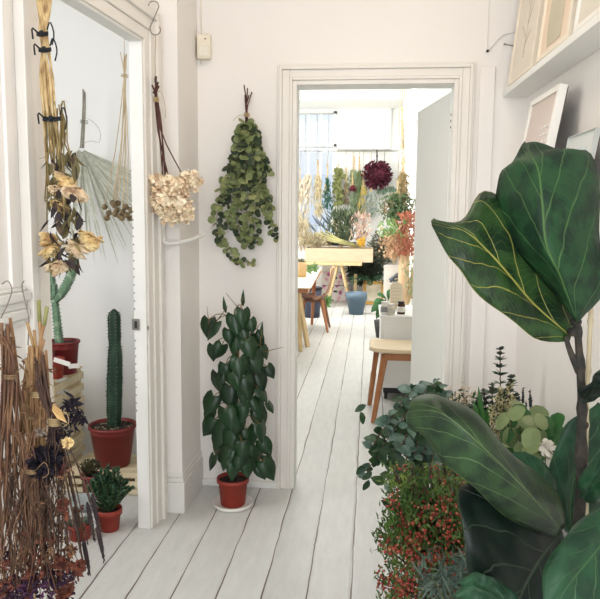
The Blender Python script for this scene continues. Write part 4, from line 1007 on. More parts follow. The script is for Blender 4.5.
b = MB(); b.box((xa-.1, YD+.05, .955), (xc_+.1, YD+.4, 1.0)); 
for k in range(16): b.box((xa+k*.03, YD+.04, .957), (xa+k*.03+.012, YD+.05, 1.03))
solo('wire_tray', b, darkmet, 'dark slatted tray lying on top of the white storage boxes', 'tray', (xa, YD+.2, .955), smooth=False)
# blue pot
c = P(356, 315, Z=0); c.z = .001; c.y += .1; hb = P(356, 293, Y=c.y-.1).z
T = Thing('blue_planter_pot', 'empty slate blue plant pot on the white floorboards', 'pot', c)
rt = 10.7*c.y/690
b = MB(); b.lathe(c, [(rt*.66, 0), (rt*.9, hb*.66), (rt, hb*.67), (rt, hb), (rt-.012, hb), (rt-.03, hb*.66), (rt*.55, .02), (.001, .02)], 36); T.part('pot', b, blue)
b = MB(); b.lathe(c, [(rt*.8, hb*.5), (rt*.8, hb*.54), (.001, hb*.55)], 24); T.part('soil', b, soil)
# gilt frame with small plant, strappy green plant, dark foliage
YG = 11.3
a, c = P(363, 281, Y=YG), P(384, 301, Y=YG); T = Thing('gilt_picture_frame', 'yellow gilt picture frame leaning on the floor beneath the green strappy plant', 'picture frame', ((a.x+c.x)/2, YG, max(0, c.z)))
zlo = max(.005, c.z-.1); b = MB(); w_ = .05
for (A, B) in (((a.x, zlo), (c.x, zlo+w_)), ((a.x, a.z-w_), (c.x, a.z)), ((a.x, zlo), (a.x+w_, a.z)), ((c.x-w_, zlo), (c.x, a.z))): b.box((A[0], YG, A[1]), (B[0], YG+.03, B[1]))
T.part('frame', b, gold, smooth=False, bevel=.006); b = MB(); b.box((a.x+.03, YG+.012, zlo+.03), (c.x-.03, YG+.026, a.z-.03)); T.part('picture', b, mat('faded_print', (226, 214, 190), (170, 160, 140), scale=6), smooth=False)
T = Thing('gilt_crate', 'open yellow wooden crate standing behind the gilt frame', 'crate', ((a.x+c.x)/2, YG+.3, .001)); b = MB()
b.box((a.x-.15, YG+.06, .001), (a.x-.1, YG+.16, a.z+.1)); b.box((c.x+.12, YG+.06, .001), (c.x+.17, YG+.16, a.z+.25)); b.box((a.x-.15, YG+.06, .001), (c.x+.17, YG+.16, .03)); T.part('sides', b, yelw, smooth=False)
def plantcloud(name, label, u, v, wpx, hpx, m, n, L, W, Y, kind='oval', stems=5, sm=gstem, base=None, cat='potted plant', dy=None, spread=1, d0=None, z0=None):
    q = P(u, v, Y=Y); z_b = z0 if z0 is not None else max(.0, P(u, v+hpx*.6, Y=Y).z); T = Thing(name, label, cat, V((q.x, q.y, z_b)))
    s = Y/690; b = MB(); 
    for k in range(stems): b.tube(cr([V((q.x, q.y, z_b)), V((q.x, q.y, q.z-hpx*s*.4)), q+V((rnd.uniform(-.4, .4)*wpx*s, rnd.uniform(-.1, .1), rnd.uniform(-.2, .45)*hpx*s))], 8), .006, 5)
    T.part('stems', b, sm); b = MB(); cloud(b, q, wpx*s*.5, dy or wpx*s*.4, hpx*s*.5, n, L, W, kind, spread=spread, d0=d0); T.part('foliage', b, m, smooth=False); return T
darkg = pal('darkmass', (62, 74, 58), (40, 52, 44), (90, 96, 76)); greyol = pal('greyolive', (134, 132, 104), (104, 104, 82), (164, 156, 128))
plantcloud('dark_shrub', 'dark green shrub mass standing on the floor right of the trestle', 365, 270, 34, 26, darkg, 650, .10, .04, 11.72, z0=0, dy=.12)
plantcloud('grey_olive_shrub', 'tall grey olive shrub with fine leaves behind the leaning canvas', 380, 250, 24, 36, greyol, 520, .08, .025, 11.98, z0=0, dy=.1)
T = Thing('strappy_plant', 'green strap-leaved plant arching over the gilt frame', 'plant', P(370, 279, Y=11.1)); b = MB(); q = P(370, 280, Y=11.12)
for k in range(22):
    ang = rnd.uniform(-.25, 1.1)+(PI if k % 2 else 0); d = CR*math.cos(ang)+V((0, -rnd.uniform(.1, .5), abs(math.sin(ang))+.2)); b.blade(q+rv(.04), d, V((0, 0, 1)), rnd.uniform(.25, .5), .045, 'lance', cup=.3, droop=rnd.uniform(.35, .75))
T.part('leaves', b, pal('strappy', (82, 128, 92), (52, 96, 66), (120, 156, 120)))
b = MB(); b.ball(q+V((0, 0, -.04)), .05); T.part('crown', b, gstem)
# leaning canvas with ink marks
YV = 9.1
a, c = P(384, 265, Y=YV), P(407, 294, Y=YV)
T = Thing('ink_painting', 'unframed white canvas with grey and black ink marks behind the white cabinet', 'painting', ((a.x+c.x)/2, YV, 0))
b = MB(); b.box((a.x, YV, c.z-.32), (c.x, YV+.03, a.z)); T.part('canvas', b, whitepaper, smooth=False)
ink = mat('ink', (64, 66, 70), (104, 112, 120), scale=8); b = MB()
def oncv(u, v): return P(u, v, Y=YV-.004)
b.tube(cr([oncv(390, 282), oncv(394, 277), oncv(400, 274), oncv(403, 269)], 10), [.01, .02, .03, .02, .03, .035, .02, .015, .01, .004], 6)
b.tube(cr([oncv(389, 279), oncv(395, 281), oncv(401, 278)], 8), .012, 6); T.part('ink_marks', b, ink)
b = MB(); b.box((a.x+.01, YV+.03, 0), (a.x+.06, YV+.10, c.z-.28)); b.box((c.x-.06, YV+.03, 0), (c.x-.01, YV+.10, c.z-.28)); T.part('support', b, palew, smooth=False)
# big green leaf plant beside cabinet
T = Thing('leafy_floor_plant', 'broad-leaved green plant on the floor left of the white cabinet', 'potted plant', P(380, 322, Z=0))
cpl = P(384, 318, Y=8.2); cpl.z = 0; T.o.location = cpl; T.loc = cpl.copy()
b = MB(); b.lathe(cpl, [(.09, 0), (.12, .2), (.11, .2), (.001, .17)], 24); T.part('pot', b, darkmet)
b = MB(); bs_ = MB()
for (u, v, u1, v1, w_) in ((385, 300, 371, 311, .12), (386, 298, 378, 294, .12), (385, 303, 376, 318, .10), (388, 300, 390, 289, .12), (387, 303, 381, 324, .08), (384, 300, 374, 302, .1)):
    a_, c_ = P(u, v, Y=8.15), P(u1, v1, Y=8.05); b.blade(a_, c_-a_, V((0, -.6, .8)), (c_-a_).length, w_, 'oval', cup=.25, droop=.1); bs_.tube([cpl+V((0, 0, .15)), a_], .006)
T.part('leaves', b, pal('broadgreen', (66, 118, 62), (40, 86, 46)), solid=.002); T.part('stalks', bs_, gstem)
# white cabinet on castors
cxL = .10; cy0, cy1 = 5.28, 5.95; cz1 = P(379, 315.5, Y=cy0).z; cxR = .72
T = Thing('white_cabinet', 'white cabinet on black castors standing behind the wooden stool', 'cabinet', ((cxL+cxR)/2, (cy0+cy1)/2, 0))
b = MB(); b.box((cxL, cy0, .10), (cxR, cy1, cz1-.02)); T.part('body', b, white_m, smooth=False, bevel=.004)
b = MB(); b.box((cxL-.012, cy0-.012, cz1-.02), (cxR+.012, cy1+.012, cz1)); T.part('top', b, white_m, smooth=False, bevel=.003)
b = MB(); b.box((cxL+.02, cy0-.008, .14), (cxR-.02, cy0, cz1-.05)); T.part('door', b, white_m, smooth=False, bevel=.003)
b = MB(); b.box((cxL+.03, cy0+.04, .05), (cxR-.02, cy1-.02, .101)); T.part('underside_shade', b, black, smooth=False)  # black box stands in for the dark gap of shade under the cabinet
for xx in (cxL+.05, cxR-.06):
    for yy in (cy0+.06, cy1-.06):
        b = MB(); b.tube([(xx-.012, yy, .034), (xx+.012, yy, .034)], .034, 16); b.box((xx-.018, yy-.018, .055), (xx+.018, yy+.018, .10)); T.part('castor', b, black)
# items on the cabinet
def jar(u, v, h, r, m, lidm, label, name='jar', Y=5.5, band=None, lidh=.012):
    q = P(u, v, Z=cz1); q.z = cz1+.001; T = Thing(name, label, 'jar', q); b = MB()
    b.lathe(q, [(r*.95, 0), (r, .004), (r, h*.86), (r*.8, h*.94), (r*.8, h)], 24); T.part('body', b, m)
    b = MB(); b.lathe(q, [(r*.86, h), (r*.86, h+lidh), (.001, h+lidh)], 24); T.part('lid', b, lidm)
    if band: b = MB(); b.lathe(q, [(r*1.01, h*.2), (r*1.01, h*.7)], 24); T.part('label_band', b, band)
ceram = mat('cream_glaze', (232, 224, 206), (222, 212, 192), scale=8, rough=.4)
jar(385, 314, .085, .036, whitepaper, whitepaper, 'short white jar at the left edge of the white cabinet top', band=mat('grey_label', (150, 150, 150), rough=.7))
jar(391, 314.5, .07, .030, ceram, whitepaper, 'small cream jar between white jar and dark-lidded jar', band=mat('pale_label', (206, 200, 190), rough=.7))
jar(401, 314, .085, .032, mat('brown_glass', (92, 64, 48), (60, 42, 34), rough=.2), black, 'amber jar with dark lid and white label on the cabinet', band=whitepaper)
jar(399, 307, .10, .022, mat('dark_glass', (70, 56, 50), rough=.2), black, 'small dark bottle standing behind the amber jar', name='bottle')
# rounded cream card
q = P(396, 309, Z=cz1); q.z = cz1+.001; s_ = q.y/690
T = Thing('arched_cream_plaque', 'cream arched plaque with faint stripes standing on the white cabinet', 'plaque', q); b = MB(); n = 20; vs = []
wv, hv = 6.5*s_, 27*s_
for dy in (0, .012):
    for k in range(n+1): a = PI*k/n; vs.append(q+V((math.cos(a)*wv, dy, hv-wv+math.sin(a)*wv)))
    vs += [q+V((-wv, dy, 0)), q+V((wv, dy, 0))]
m_ = n+3; b.add(vs, [tuple(range(m_)), tuple(range(2*m_-1, m_-1, -1))]+[(i, m_+i, m_+(i+1) % m_, (i+1) % m_) for i in range(m_)])
T.part('plaque', b, mat('cream_card', (236, 222, 196), (228, 212, 184), scale=5, rough=.8), smooth=False)
b = MB()
for k in range(6): b.box((q.x-wv*.7, q.y-.003, q.z+.03+k*.028), (q.x+wv*.7, q.y-.0005, q.z+.034+k*.028))
T.part('stripes', b, mat('stripe', (214, 194, 164), rough=.8), smooth=False)
# plants on/near chimney breast
YR = 9.0
hang('tall_dried_stems', 'tall pale dried stems hanging high beside the chimney breast', 402, 108, 178, 7, pal('paledry', (206, 200, 184), (176, 160, 136)), 34, .05, .014, 'lance', Y=YR, widths=[.4, .6, .8, 1], vstem=120)
hang('fern_and_berry_bunch', 'hanging green fern bunch with brown tips right of the burgundy ball', 398, 180, 218, 27, pal('fernb', (96, 122, 76), (70, 92, 60), (150, 120, 84)), 900, .055, .018, 'oval', Y=YR-.05, widths=[.4, 1, 1, .6], spread=1.1, cat='dried foliage')
hang('brown_twig_bunch', 'brown dried twig bunch between tall stems and the fern bunch', 403, 158, 196, 9, pal('browntw', (148, 118, 82), (110, 110, 66)), 160, .07, .02, 'lance', Y=YR-.02)
bundle('red_autumn_foliage', 'reddish orange autumn foliage standing beside the far doorway wall', 406, 262, 406, 214, 18, pal('redaut', (190, 112, 84), (156, 88, 66), (206, 156, 116)), 620, .05, .02, 'oval', Y=YR-.1, spread=.9, cat='dried foliage')
bundle('green_maple_sprig', 'fresh green leafy sprig in front of the red autumn foliage', 392, 238, 391, 224, 22, pal('maple', (134, 164, 100), (108, 140, 80)), 70, .08, .024, 'oval', Y=YR-.15, spread=1, cat='foliage')
bundle('tan_leaf_branch', 'tan dried leafy branch standing right of the olive shrub', 394, 262, 395, 236, 20, pal('tanleaf', (206, 172, 136), (180, 142, 108)), 300, .06, .022, 'oval', Y=YR, spread=.9, cat='dried foliage')
q = P(404, 262, Y=YR-.05); b = MB(); b.lathe(V((q.x, q.y, 0)), [(.08, 0), (.09, .02), (.07, .5), (.07, q.z+.1), (.06, q.z+.1), (.05, .1), (.001, .1)], 20)
solo('tall_tan_vase', b, mat('tan_clay', (206, 176, 140), (190, 158, 122)), 'tall tan cylinder vase holding the red autumn foliage', 'vase', (q.x, q.y, 0))
bundle('trailing_white_plant', 'pale trailing plant standing at the right end of the cabinet', 410, 300, 408, 262, 8, pal('palegreen', (196, 196, 156), (150, 156, 112)), 70, .04, .015, 'oval', Y=6.2, spread=1, cat='foliage')
# small green sprout by the box
plantcloud('small_floor_plant', 'small bright green plant on the floor beside the chair', 326, 300, 7, 9, pal('sprout', (112, 162, 86), (84, 134, 66)), 60, .08, .04, 10.9, z0=0)

# workshop table (left, partly hidden), trestle legs
TX = -.56; TZ = .75
ty0, ty1 = P(305, 288, Z=TZ).y, P(321, 268, Z=TZ).y
T = Thing('work_table', 'pale topped wooden work table reaching in from the left of the doorway', 'table', (-1.1, (ty0+ty1)/2, 0))
b = MB(); b.add([(-1.7, ty0, TZ-.006), (P(311.5, 287, Z=TZ).x, ty0, TZ-.006), (P(321.5, 268, Z=TZ).x, ty1, TZ-.006), (-1.7, ty1, TZ-.006), (-1.7, ty0, TZ), (P(311.5, 287, Z=TZ).x, ty0, TZ), (P(321.5, 268, Z=TZ).x, ty1, TZ), (-1.7, ty1, TZ)], [(0, 3, 2, 1), (4, 5, 6, 7), (0, 1, 5, 4), (1, 2, 6, 5), (2, 3, 7, 6), (3, 0, 4, 7)])
T.part('tabletop', b, mat('pale_laminate', (240, 232, 214), (234, 225, 205), rough=.4), smooth=False)
b = MB(); b.box((-1.68, ty0+.01, TZ-.05), (-.58, ty0+.04, TZ-.007)); b.bar((-.585, ty0+.02, TZ-.03), (-.64, ty1-.02, TZ-.03), .03, .045); T.part('apron', b, mat('apron_wood', (196, 140, 100), (178, 122, 84), stretch=(6, 1, 6)), smooth=False)
for (xx, yy, ex, ey) in ((-.70, ty1-.25, -.74, ty1-.1), (-1.6, ty1-.25, -1.6, ty1-.1), (-1.6, ty0+.2, -1.6, ty0+.1)):
    b = MB(); b.bar((xx, yy, TZ-.05), (ex, ey, 0), .05, .05, w2=.03, t2=.03); T.part('leg', b, warmw, smooth=False)
a = P(300.6, 351.5, Z=0); c = P(307.7, 347, Z=0); tp_ = P(297, 288, Y=(a.y+c.y)/2)
T = Thing('folding_trestle', 'yellow pine folding trestle under the near end of the work table', 'trestle', ((a.x+c.x)/2-.3, (a.y+c.y)/2, 0))
for dx in (0, -.7):
    for e in (a, c):
        b = MB(); b.bar((tp_.x+dx, (a.y+c.y)/2, TZ-.055), (e.x+dx, e.y, 0), .035, .045); T.part('leg', b, yelw, smooth=False)
b = MB(); b.bar((tp_.x+.03, (a.y+c.y)/2, TZ-.06), (tp_.x-.75, (a.y+c.y)/2, TZ-.06), .05, .03); T.part('crossbar', b, yelw, smooth=False)
# kraft roll and dish on the table
q = P(301, 277, Z=TZ); q.z = TZ+.001
b = MB(); b.lathe(q, [(.055, 0), (.062, .004), (.062, .155), (.055, .16), (.03, .16), (.03, .02), (.001, .02)], 28)
T = Thing('kraft_paper_roll', 'roll of brown kraft paper standing on the work table', 'paper roll', q); T.part('roll', b, paper); b = MB(); b.tube([q+V((0, 0, .02)), q+V((0, 0, .163))], .028, 16); T.part('core', b, mat('core', (150, 112, 74), rough=.8))
q = P(299, 263, Y=8.8); q = V((q.x, 8.8, TZ+.001)); T = Thing('dark_bowl', 'dark glazed bowl on the far end of the work table', 'bowl', q)
b = MB(); b.lathe(q, [(.04, 0), (.07, .03), (.09, .08), (.085, .08), (.06, .03), (.001, .01)], 24); T.part('bowl', b, mat('dark_glaze', (82, 92, 104), (58, 66, 76), rough=.25)); b = MB(); cloud(b, q+V((0, 0, .09)), .06, .06, .04, 50, .05, .03); T.part('contents', b, greyol)
bundle('table_greenery', 'loose green sprig lying on the work table beside the paper roll', 307, 271, 312, 268, 8, pal('sprig', (120, 150, 96), (90, 120, 72)), 50, .07, .03, 'oval', Y=8.2, spread=1, cat='foliage')
# moulded shell chair
cc_ = V((-.69, 8.62, 0)); ch = Thing('shell_chair', 'moulded brown wooden chair pulled up to the work table', 'chair', cc_)
def shell(prof, w, th, m, name, par):
    b = MB(); n = 12; c = cr([V((x, 0, z)) for x, z in prof], 22); vs = []; fs = []
    for i, p in enumerate(c):
        s = i/(21); ww = w*(.82+.18*math.sin(PI*min(1, s*1.05))) if s < .55 else w*(1-.25*((s-.55)/.45)**2)
        for j in range(n+1):
            t = 2*j/n-1; rise = .035*t*t if s < .5 else 0; fwd = -.05*t*t*max(0, (s-.4)/.6)
            vs.append(cc_+V((p.x+fwd, t*ww/2, p.z+rise)))
    for i in range(21):
        for j in range(n): fs.append((i*(n+1)+j, i*(n+1)+j+1, (i+1)*(n+1)+j+1, (i+1)*(n+1)+j))
    b.add(vs, fs); return ch.part(name, b, m, solid=th)
shell([(-.22, .425), (-.12, .41), (.02, .40), (.12, .415), (.17, .45)], .44, .014, darkw, 'seat', ch)
shell([(.15, .435), (.195, .50), (.225, .62), (.25, .72), (.27, .80)], .42, .014, mat('shell_wood', (190, 154, 118), (168, 132, 98), stretch=(1, 1, 6)), 'backrest', ch)
for (sx, sy) in ((-1, -1), (-1, 1), (1, -1), (1, 1)):
    b = MB(); b.bar(cc_+V((sx*.11, sy*.13, .40)), cc_+V((sx*.2, sy*.21, 0)), .042, .036, w2=.022, t2=.022); ch.part('leg', b, warmw if sy < 0 else darkw, smooth=False, bevel=.004)
b = MB(); b.bar(cc_+V((-.12, -.13, .385)), cc_+V((.12, -.13, .385)), .03); b.bar(cc_+V((-.12, .13, .385)), cc_+V((.12, .13, .385)), .03); ch.part('seat_frame', b, darkw, smooth=False)
# dark bag beneath the table
q = P(302, 318, Z=0); q = V((-.98, 9.35, .001)); T = Thing('dark_waste_bin', 'dark navy bin on the floor behind the shell chair', 'bin', V((-.80, 9.75, .001))); q = T.loc
b = MB(); b.lathe(q, [(.11, 0), (.14, .42), (.13, .42), (.10, .02), (.001, .02)], 24); T.part('bin', b, mat('navy', (52, 58, 78), (40, 46, 62), rough=.5)); b = MB(); b.lathe(q, [(.145, .40), (.145, .43), (.138, .43), (.138, .40)], 24); T.part('rim', b, black)

# ------------------------------------------------------------------ plywood stool in the doorway
a = P(373, 423, Z=0); c = P(368, 405, Z=0)
T = Thing('plywood_chair', 'pale plywood seat chair with brown wooden legs half behind the door', 'chair', (.25, 4.9, 0))
ze = P(372, 352, Y=4.70).z; xl = P(369.5, 350, Y=4.75).x
b = MB(); vs = []; fs = []; nx, ny = 14, 12
for i in range(nx+1):
    for j in range(ny+1):
        s, t = i/nx, 2*j/ny-1; x = xl+s*.46; ins = .05*(1-min(1, s/.12))**2; y = 4.93+t*(.21-ins); z = ze+.012*(2*s-1)**2+.010*t*t-.01
        vs.append((x, y, z))
for i in range(nx):
    for j in range(ny): fs.append((i*(ny+1)+j, (i+1)*(ny+1)+j, (i+1)*(ny+1)+j+1, i*(ny+1)+j+1))
b.add(vs, fs); T.part('seat', b, mat('plywood', (226, 206, 172), (212, 190, 154), scale=4, stretch=(1, 8, 1), rough=.4), solid=.026)
zt2 = ze-.035
fl = P(378, 362, Y=4.75); 
for (bx_, by_, tx_, ty_) in ((a.x, a.y, a.x+.075, 4.78), (c.x+.01, c.y, .075, 5.06), (.47, a.y, .40, 4.78), (.47, c.y, .40, 5.06)):
    b = MB(); n = 9; pts = cr([V((tx_, ty_, zt2)), V((tx_-.012*(1 if tx_ < .3 else -1), ty_, zt2-.07)), V((bx_, by_, .0))], 10)
    for i in range(9): b.bar(pts[i], pts[i+1], .052-.0028*i, .038-.0015*i, w2=.052-.0028*(i+1), t2=.038-.0015*(i+1))
    T.part('leg', b, warmw, smooth=False, bevel=.003)
b = MB(); b.box((a.x+.06, 4.765, zt2-.035), (.42, 4.795, zt2+.012)); b.box((.06, 5.045, zt2-.03), (.42, 5.075, zt2+.012)); b.box((.385, 4.78, zt2-.03), (.415, 5.06, zt2+.012)); T.part('seat_rail', b, warmw, smooth=False, bevel=.003)
b = MB()
for k, xx in enumerate((.40,)):
    b.bar((xx+.06, 4.78, zt2), (xx+.10, 4.78, .86), .03); b.bar((xx+.06, 5.06, zt2), (xx+.10, 5.06, .86), .03); b.bar((xx+.10, 4.76, .82), (xx+.10, 5.08, .82), .02, .09)
T.part('backrest', b, warmw, smooth=False, bevel=.003)

# ================================================================== RIGHT SIDE: SHELVES, FRAMES, PLANTS
# long white shelf
def sx_(y): return .612+.032*(3.445-y)
b = MB(); zs0, zs1 = 1.978, 2.006
def strip(b, y0, y1, z0, z1, w_in=0, xo=0):
    vs = [(sx_(y0)+xo, y0, z0), (rx(y0), y0, z0), (rx(y1), y1, z0), (sx_(y1)+xo, y1, z0), (sx_(y0)+xo, y0, z1), (rx(y0), y0, z1), (rx(y1), y1, z1), (sx_(y1)+xo, y1, z1)]
    b.add(vs, [(0, 1, 2, 3), (4, 7, 6, 5), (0, 4, 5, 1), (1, 5, 6, 2), (2, 6, 7, 3), (3, 7, 4, 0)])
strip(b, .3, 3.44, zs0, zs1)
solo('high_picture_shelf', b, white_m, 'long white picture shelf high on the right wall', 'shelf', (.7, 2, zs0), smooth=False, bevel=.003)
b = MB(); strip(b, .3, 3.1, 1.475, 1.5)
solo('low_picture_shelf', b, white_m, 'white picture shelf lower on the right wall behind the fig leaves', 'shelf', (.7, 2, 1.475), smooth=False, bevel=.003)
def frame(name, label, y0, y1, z0, h, lean, fw, fm, pm, cat='picture frame', mat_w=0, art=None, th=.02, foot=.05, extra=None):
    """frame leaning on the right wall; y0 nearer camera; foot = distance of the bottom edge from the wall"""
    xw = rx((y0+y1)/2)-.004; xb = xw-foot; 
    up = V((foot-.012-th, 0, math.sqrt(max(.01, h*h-foot*foot)))).normalized(); al = V((-.035, 1, 0)).normalized(); n = al.cross(up).normalized()
    if n.x > 0: n = -n
    o = V((xb-th, y0, z0+.001)); w = y1-y0
    M = Matrix.Translation(o) @ Matrix((al, up, n)).transposed().to_4x4()      # local x along wall, y up, z towards room
    T = Thing(name, label, cat, (xb, (y0+y1)/2, z0))
    b = MB()
    b.box((0, 0, -th), (w, fw, 0), M); b.box((0, h-fw, -th), (w, h, 0), M); b.box((0, fw, -th), (fw, h-fw, 0), M); b.box((w-fw, fw, -th), (w, h-fw, 0), M)
    T.part('frame', b, fm, smooth=False, bevel=.0015)
    b = MB(); b.box((fw*.8, fw*.8, -th+.003), (w-fw*.8, h-fw*.8, -.007), M); T.part('print', b, pm, smooth=False)
    if mat_w:
        b = MB(); k = fw+mat_w
        b.box((fw, fw, -.006), (w-fw, k, -.004), M); b.box((fw, h-k, -.006), (w-fw, h-fw, -.004), M); b.box((fw, k, -.006), (k, h-k, -.004), M); b.box((w-k, k, -.006), (w-fw, h-k, -.004), M)
        T.part('mount', b, whitepaper, smooth=False)
    b = MB(); b.box((.004, .004, -th-.004), (w-.004, h-.004, -th), M); T.part('backing', b, mat('backing_board', (70, 52, 52), (56, 42, 42), rough=.8), smooth=False)
    if extra: extra(T, M, w, h)
    return T
cream_f = mat('cream_frame', (236, 226, 208), (228, 217, 198), rough=.5); white_f = mat('white_frame', (238, 236, 230), (232, 230, 224), rough=.45)
def botanical(T, M, w, h):
    b = MB()
    for (x0, y0, x1, y1) in ((.5, .15, .45, .8), (.47, .4, .25, .6), (.46, .5, .68, .72), (.49, .3, .7, .42), (.45, .65, .3, .82), (.49, .25, .3, .33)):
        b.tube([M @ V((x0*w, y0*h, -.006)), M @ V(((x0+x1)/2*w+.005, (y0+y1)/2*h, -.006)), M @ V((x1*w, y1*h, -.006))], .0018, 4)
    T.part('line_drawing', b, mat('faint_ink', (208, 198, 184), rough=.8))
def vase_art(T, M, w, h):
    b = MB(); pr = [(.30, .06), (.72, .06), (.78, .22), (.74, .4), (.60, .5), (.60, .6), (.46, .6), (.42, .5), (.28, .35)]
    vs = [M @ V((x*w, y*h, z)) for z in (-.0065, -.005) for x, y in pr]; n = len(pr)
    b.add(vs, [tuple(range(n)), tuple(range(2*n-1, n-1, -1))]+[(i, n+i, n+(i+1) % n, (i+1) % n) for i in range(n)]); T.part('painted_shape', b, mat('olive_grey_paint', (200, 192, 172), (192, 184, 162), rough=.8), smooth=False)
zt1 = zs1
def yat(u, v, z, x): 
    q = P(u, v, X=x); return q.y
frame('framed_drawing', 'pale framed line drawing standing at the far end of the high shelf', 2.93, 3.33, zt1, .56, 0, .012, cream_f, mat('pale_print', (230, 222, 208), (224, 215, 200), scale=3, rough=.8), extra=botanical, foot=.09)
frame('framed_painting', 'cream framed beige painting in the middle of the high shelf', 2.47, 2.86, zt1, .60, 0, .02, cream_f, mat('beige_print', (234, 216, 196), (228, 208, 186), (236, 222, 204), scale=3, rough=.8), extra=vase_art, foot=.09)
frame('framed_grey_print', 'grey toned picture with cream frame nearest on the high shelf', 2.05, 2.42, zt1, .55, 0, .018, white_f, mat('grey_print', (214, 209, 196), (222, 217, 205), scale=3, rough=.8), foot=.09)
def script_marks(T, M, w, h):
    b = MB()
    for k in range(9):
        for j in range(3): b.box((w*.12+j*w*.1, .03+k*.028, -.0058), (w*.12+j*w*.1+w*.07, .036+k*.028+.004*(j % 2), -.0048), M)
    T.part('reflected_marks', b, whitepaper, smooth=False)
frame('white_picture_frame', 'white framed pinkish print leaning under the high shelf on the right wall', 2.66, 3.06, 1.5, .40, 0, .022, white_f, mat('pinkish_print', (206, 190, 180), (198, 182, 172), scale=2, rough=.3), foot=.105, th=.03, extra=script_marks)
# small canvas
def bits(T, M, w, h):
    b = MB(); b.box((w*.25, h*.4, -.0069), (w*.7, h*.75, -.005), M); T.part('pale_patch', b, mat('pale_blue_patch', (206, 214, 214), rough=.8), smooth=False)
frame('small_canvas', 'small pale blue grey canvas leaning just right of the white framed print', 2.34, 2.62, 1.5, .20, 0, .004, mat('canvas_edge', (196, 200, 196), rough=.8), mat('pale_canvas', (214, 218, 214), (202, 208, 206), scale=6, rough=.8), cat='painting', foot=.06, th=.018, extra=bits)
frame('oak_photo_frame', 'little oak picture frame at the right edge beside the fig leaf', 2.00, 2.15, 1.5, .16, 0, .014, oakw, mat('darkprint', (120, 104, 84), (98, 84, 70), rough=.6), foot=.05, th=.016)

# ------------------------------------------------------------------ big fiddle-leaf fig
figA = figmat('fig_leaf_top', (30, 68, 38), (18, 44, 28), (86, 120, 66), nveins=4.6, slope=.9)
figB = figmat('fig_leaf_glossy', (44, 72, 38), (24, 46, 28), (170, 166, 80), nveins=4.8, slope=.8, rough=.3)
figC = figmat('fig_leaf_lower', (42, 66, 36), (22, 40, 26), (100, 120, 76), nveins=5, slope=.8, rough=.42)
figD = figmat('fig_leaf_shaded', (20, 34, 26), (12, 24, 20), (58, 74, 56), nveins=5, slope=.8, rough=.42)  # shadow on the fig's darkest leaves is mixed into this base green
figE = figmat('fig_leaf_mid', (34, 72, 46), (24, 54, 36), (70, 104, 66), nveins=4.5, slope=.8, rough=.42)
c = V((.36, 1.22, .001))
FG = Thing('fiddle_leaf_fig', 'large dark green fiddle-leaf fig standing in the right foreground', 'potted plant', c)
b = MB(); b.lathe(c, [(.12, 0), (.125, .01), (.17, .30), (.17, .34), (.158, .34), (.11, .03), (.001, .03)], 40); FG.part('pot', b, mat('grey_stone_pot', (176, 172, 162), (156, 152, 142), scale=12, rough=.8))
b = MB(); b.lathe(c, [(.155, .28), (.155, .30), (.08, .31), (.001, .305)], 30); FG.part('soil', b, soil)
tk = mat('fig_bark', (52, 46, 38), (34, 32, 28), (70, 62, 50), scale=30, rough=.8, bump=.5)
b = MB()
D0 = 1.17
pts = [c+V((0, 0, .28)), V((.35, 1.2, .55)), P(573, 590, D0+.02), P(577, 540, D0+.01), P(581, 490, D0), P(581.5, 440, D0), P(582, 400, D0), P(580, 365, D0), P(578, 335, D0), P(576.5, 318, D0)]
cc2 = cr(pts, 40); rr = [.0125-.0075*(i/39) + (.0022 if i in (20, 21, 25, 30, 31, 35, 36) else 0) for i in range(40)]
b.tube(cc2, rr, 10)
b.tube(cr([P(579, 372, D0), P(572, 356, D0), P(567, 342, D0), P(566, 336, D0)], 8), [.0065, .006, .0055, .005, .0045, .004, .004, .0035], 8)
for (u, v) in ((583, 425), (576, 322), (586, 480), (573, 332)): b.ball(P(u, v, D0), .010, sq=(1, 1, .8), nu=8, nv=6)
FG.part('trunk', b, tk)
b = MB(); cps = [c+V((.03, .02, .25)), P(584, 560, D0+.05), P(585.5, 470, D0+.04), P(587, 400, D0+.04), P(590, 330, D0+.04), P(592, 285, D0+.04)]
c3 = cr(cps, 60); b.tube(c3, [.0042+(.0018 if i % 9 == 4 else 0) for i in range(60)], 8); FG.part('cane_stake', b, cane)
def bigleaf(mid, le, ri, m, bulge=.0, name='leaf', ns=26, nt=14, wave=.004, label=None, fold=0):
    """mid, le, ri: lists of (u,v,depth) stations base -> tip"""
    ms, ls, rs = [cr([P(*q) for q in s], ns) for s in (mid, le, ri)]
    b = MB(); vs = []; uv = []; fs = []; ph = rnd.uniform(0, 6)
    for i in range(ns):
        s = i/(ns-1)
        d = (ms[min(i+1, ns-1)]-ms[max(i-1, 0)]).normalized(); sd = (rs[i]-ls[i]); nrm = sd.cross(d)
        nrm = nrm.normalized() if nrm.length > 1e-6 else -CF
        if nrm.dot(CF) > 0: nrm = -nrm
        for j in range(nt+1):
            t = 2*j/nt-1
            p = ms[i].lerp(ls[i] if t < 0 else rs[i], abs(t))
            p = p+nrm*(bulge*math.sin(PI*abs(t))*math.sin(PI*min(1, s*1.0+.02))+wave*abs(t)**2*math.sin(s*17+ph+(2 if t > 0 else 0))+wave*.45*math.sin(abs(t)*3)*math.sin(s*29.0))
            vs.append(p); uv.append((s, (t+1)/2))
    w = nt+1
    for i in range(ns-1):
        for j in range(nt): fs.append((i*w+j, i*w+j+1, (i+1)*w+j+1, (i+1)*w+j))
    b.add(vs, fs, uv); return FG.part(name, b, m, solid=.0009, label=label)
d = 1.15
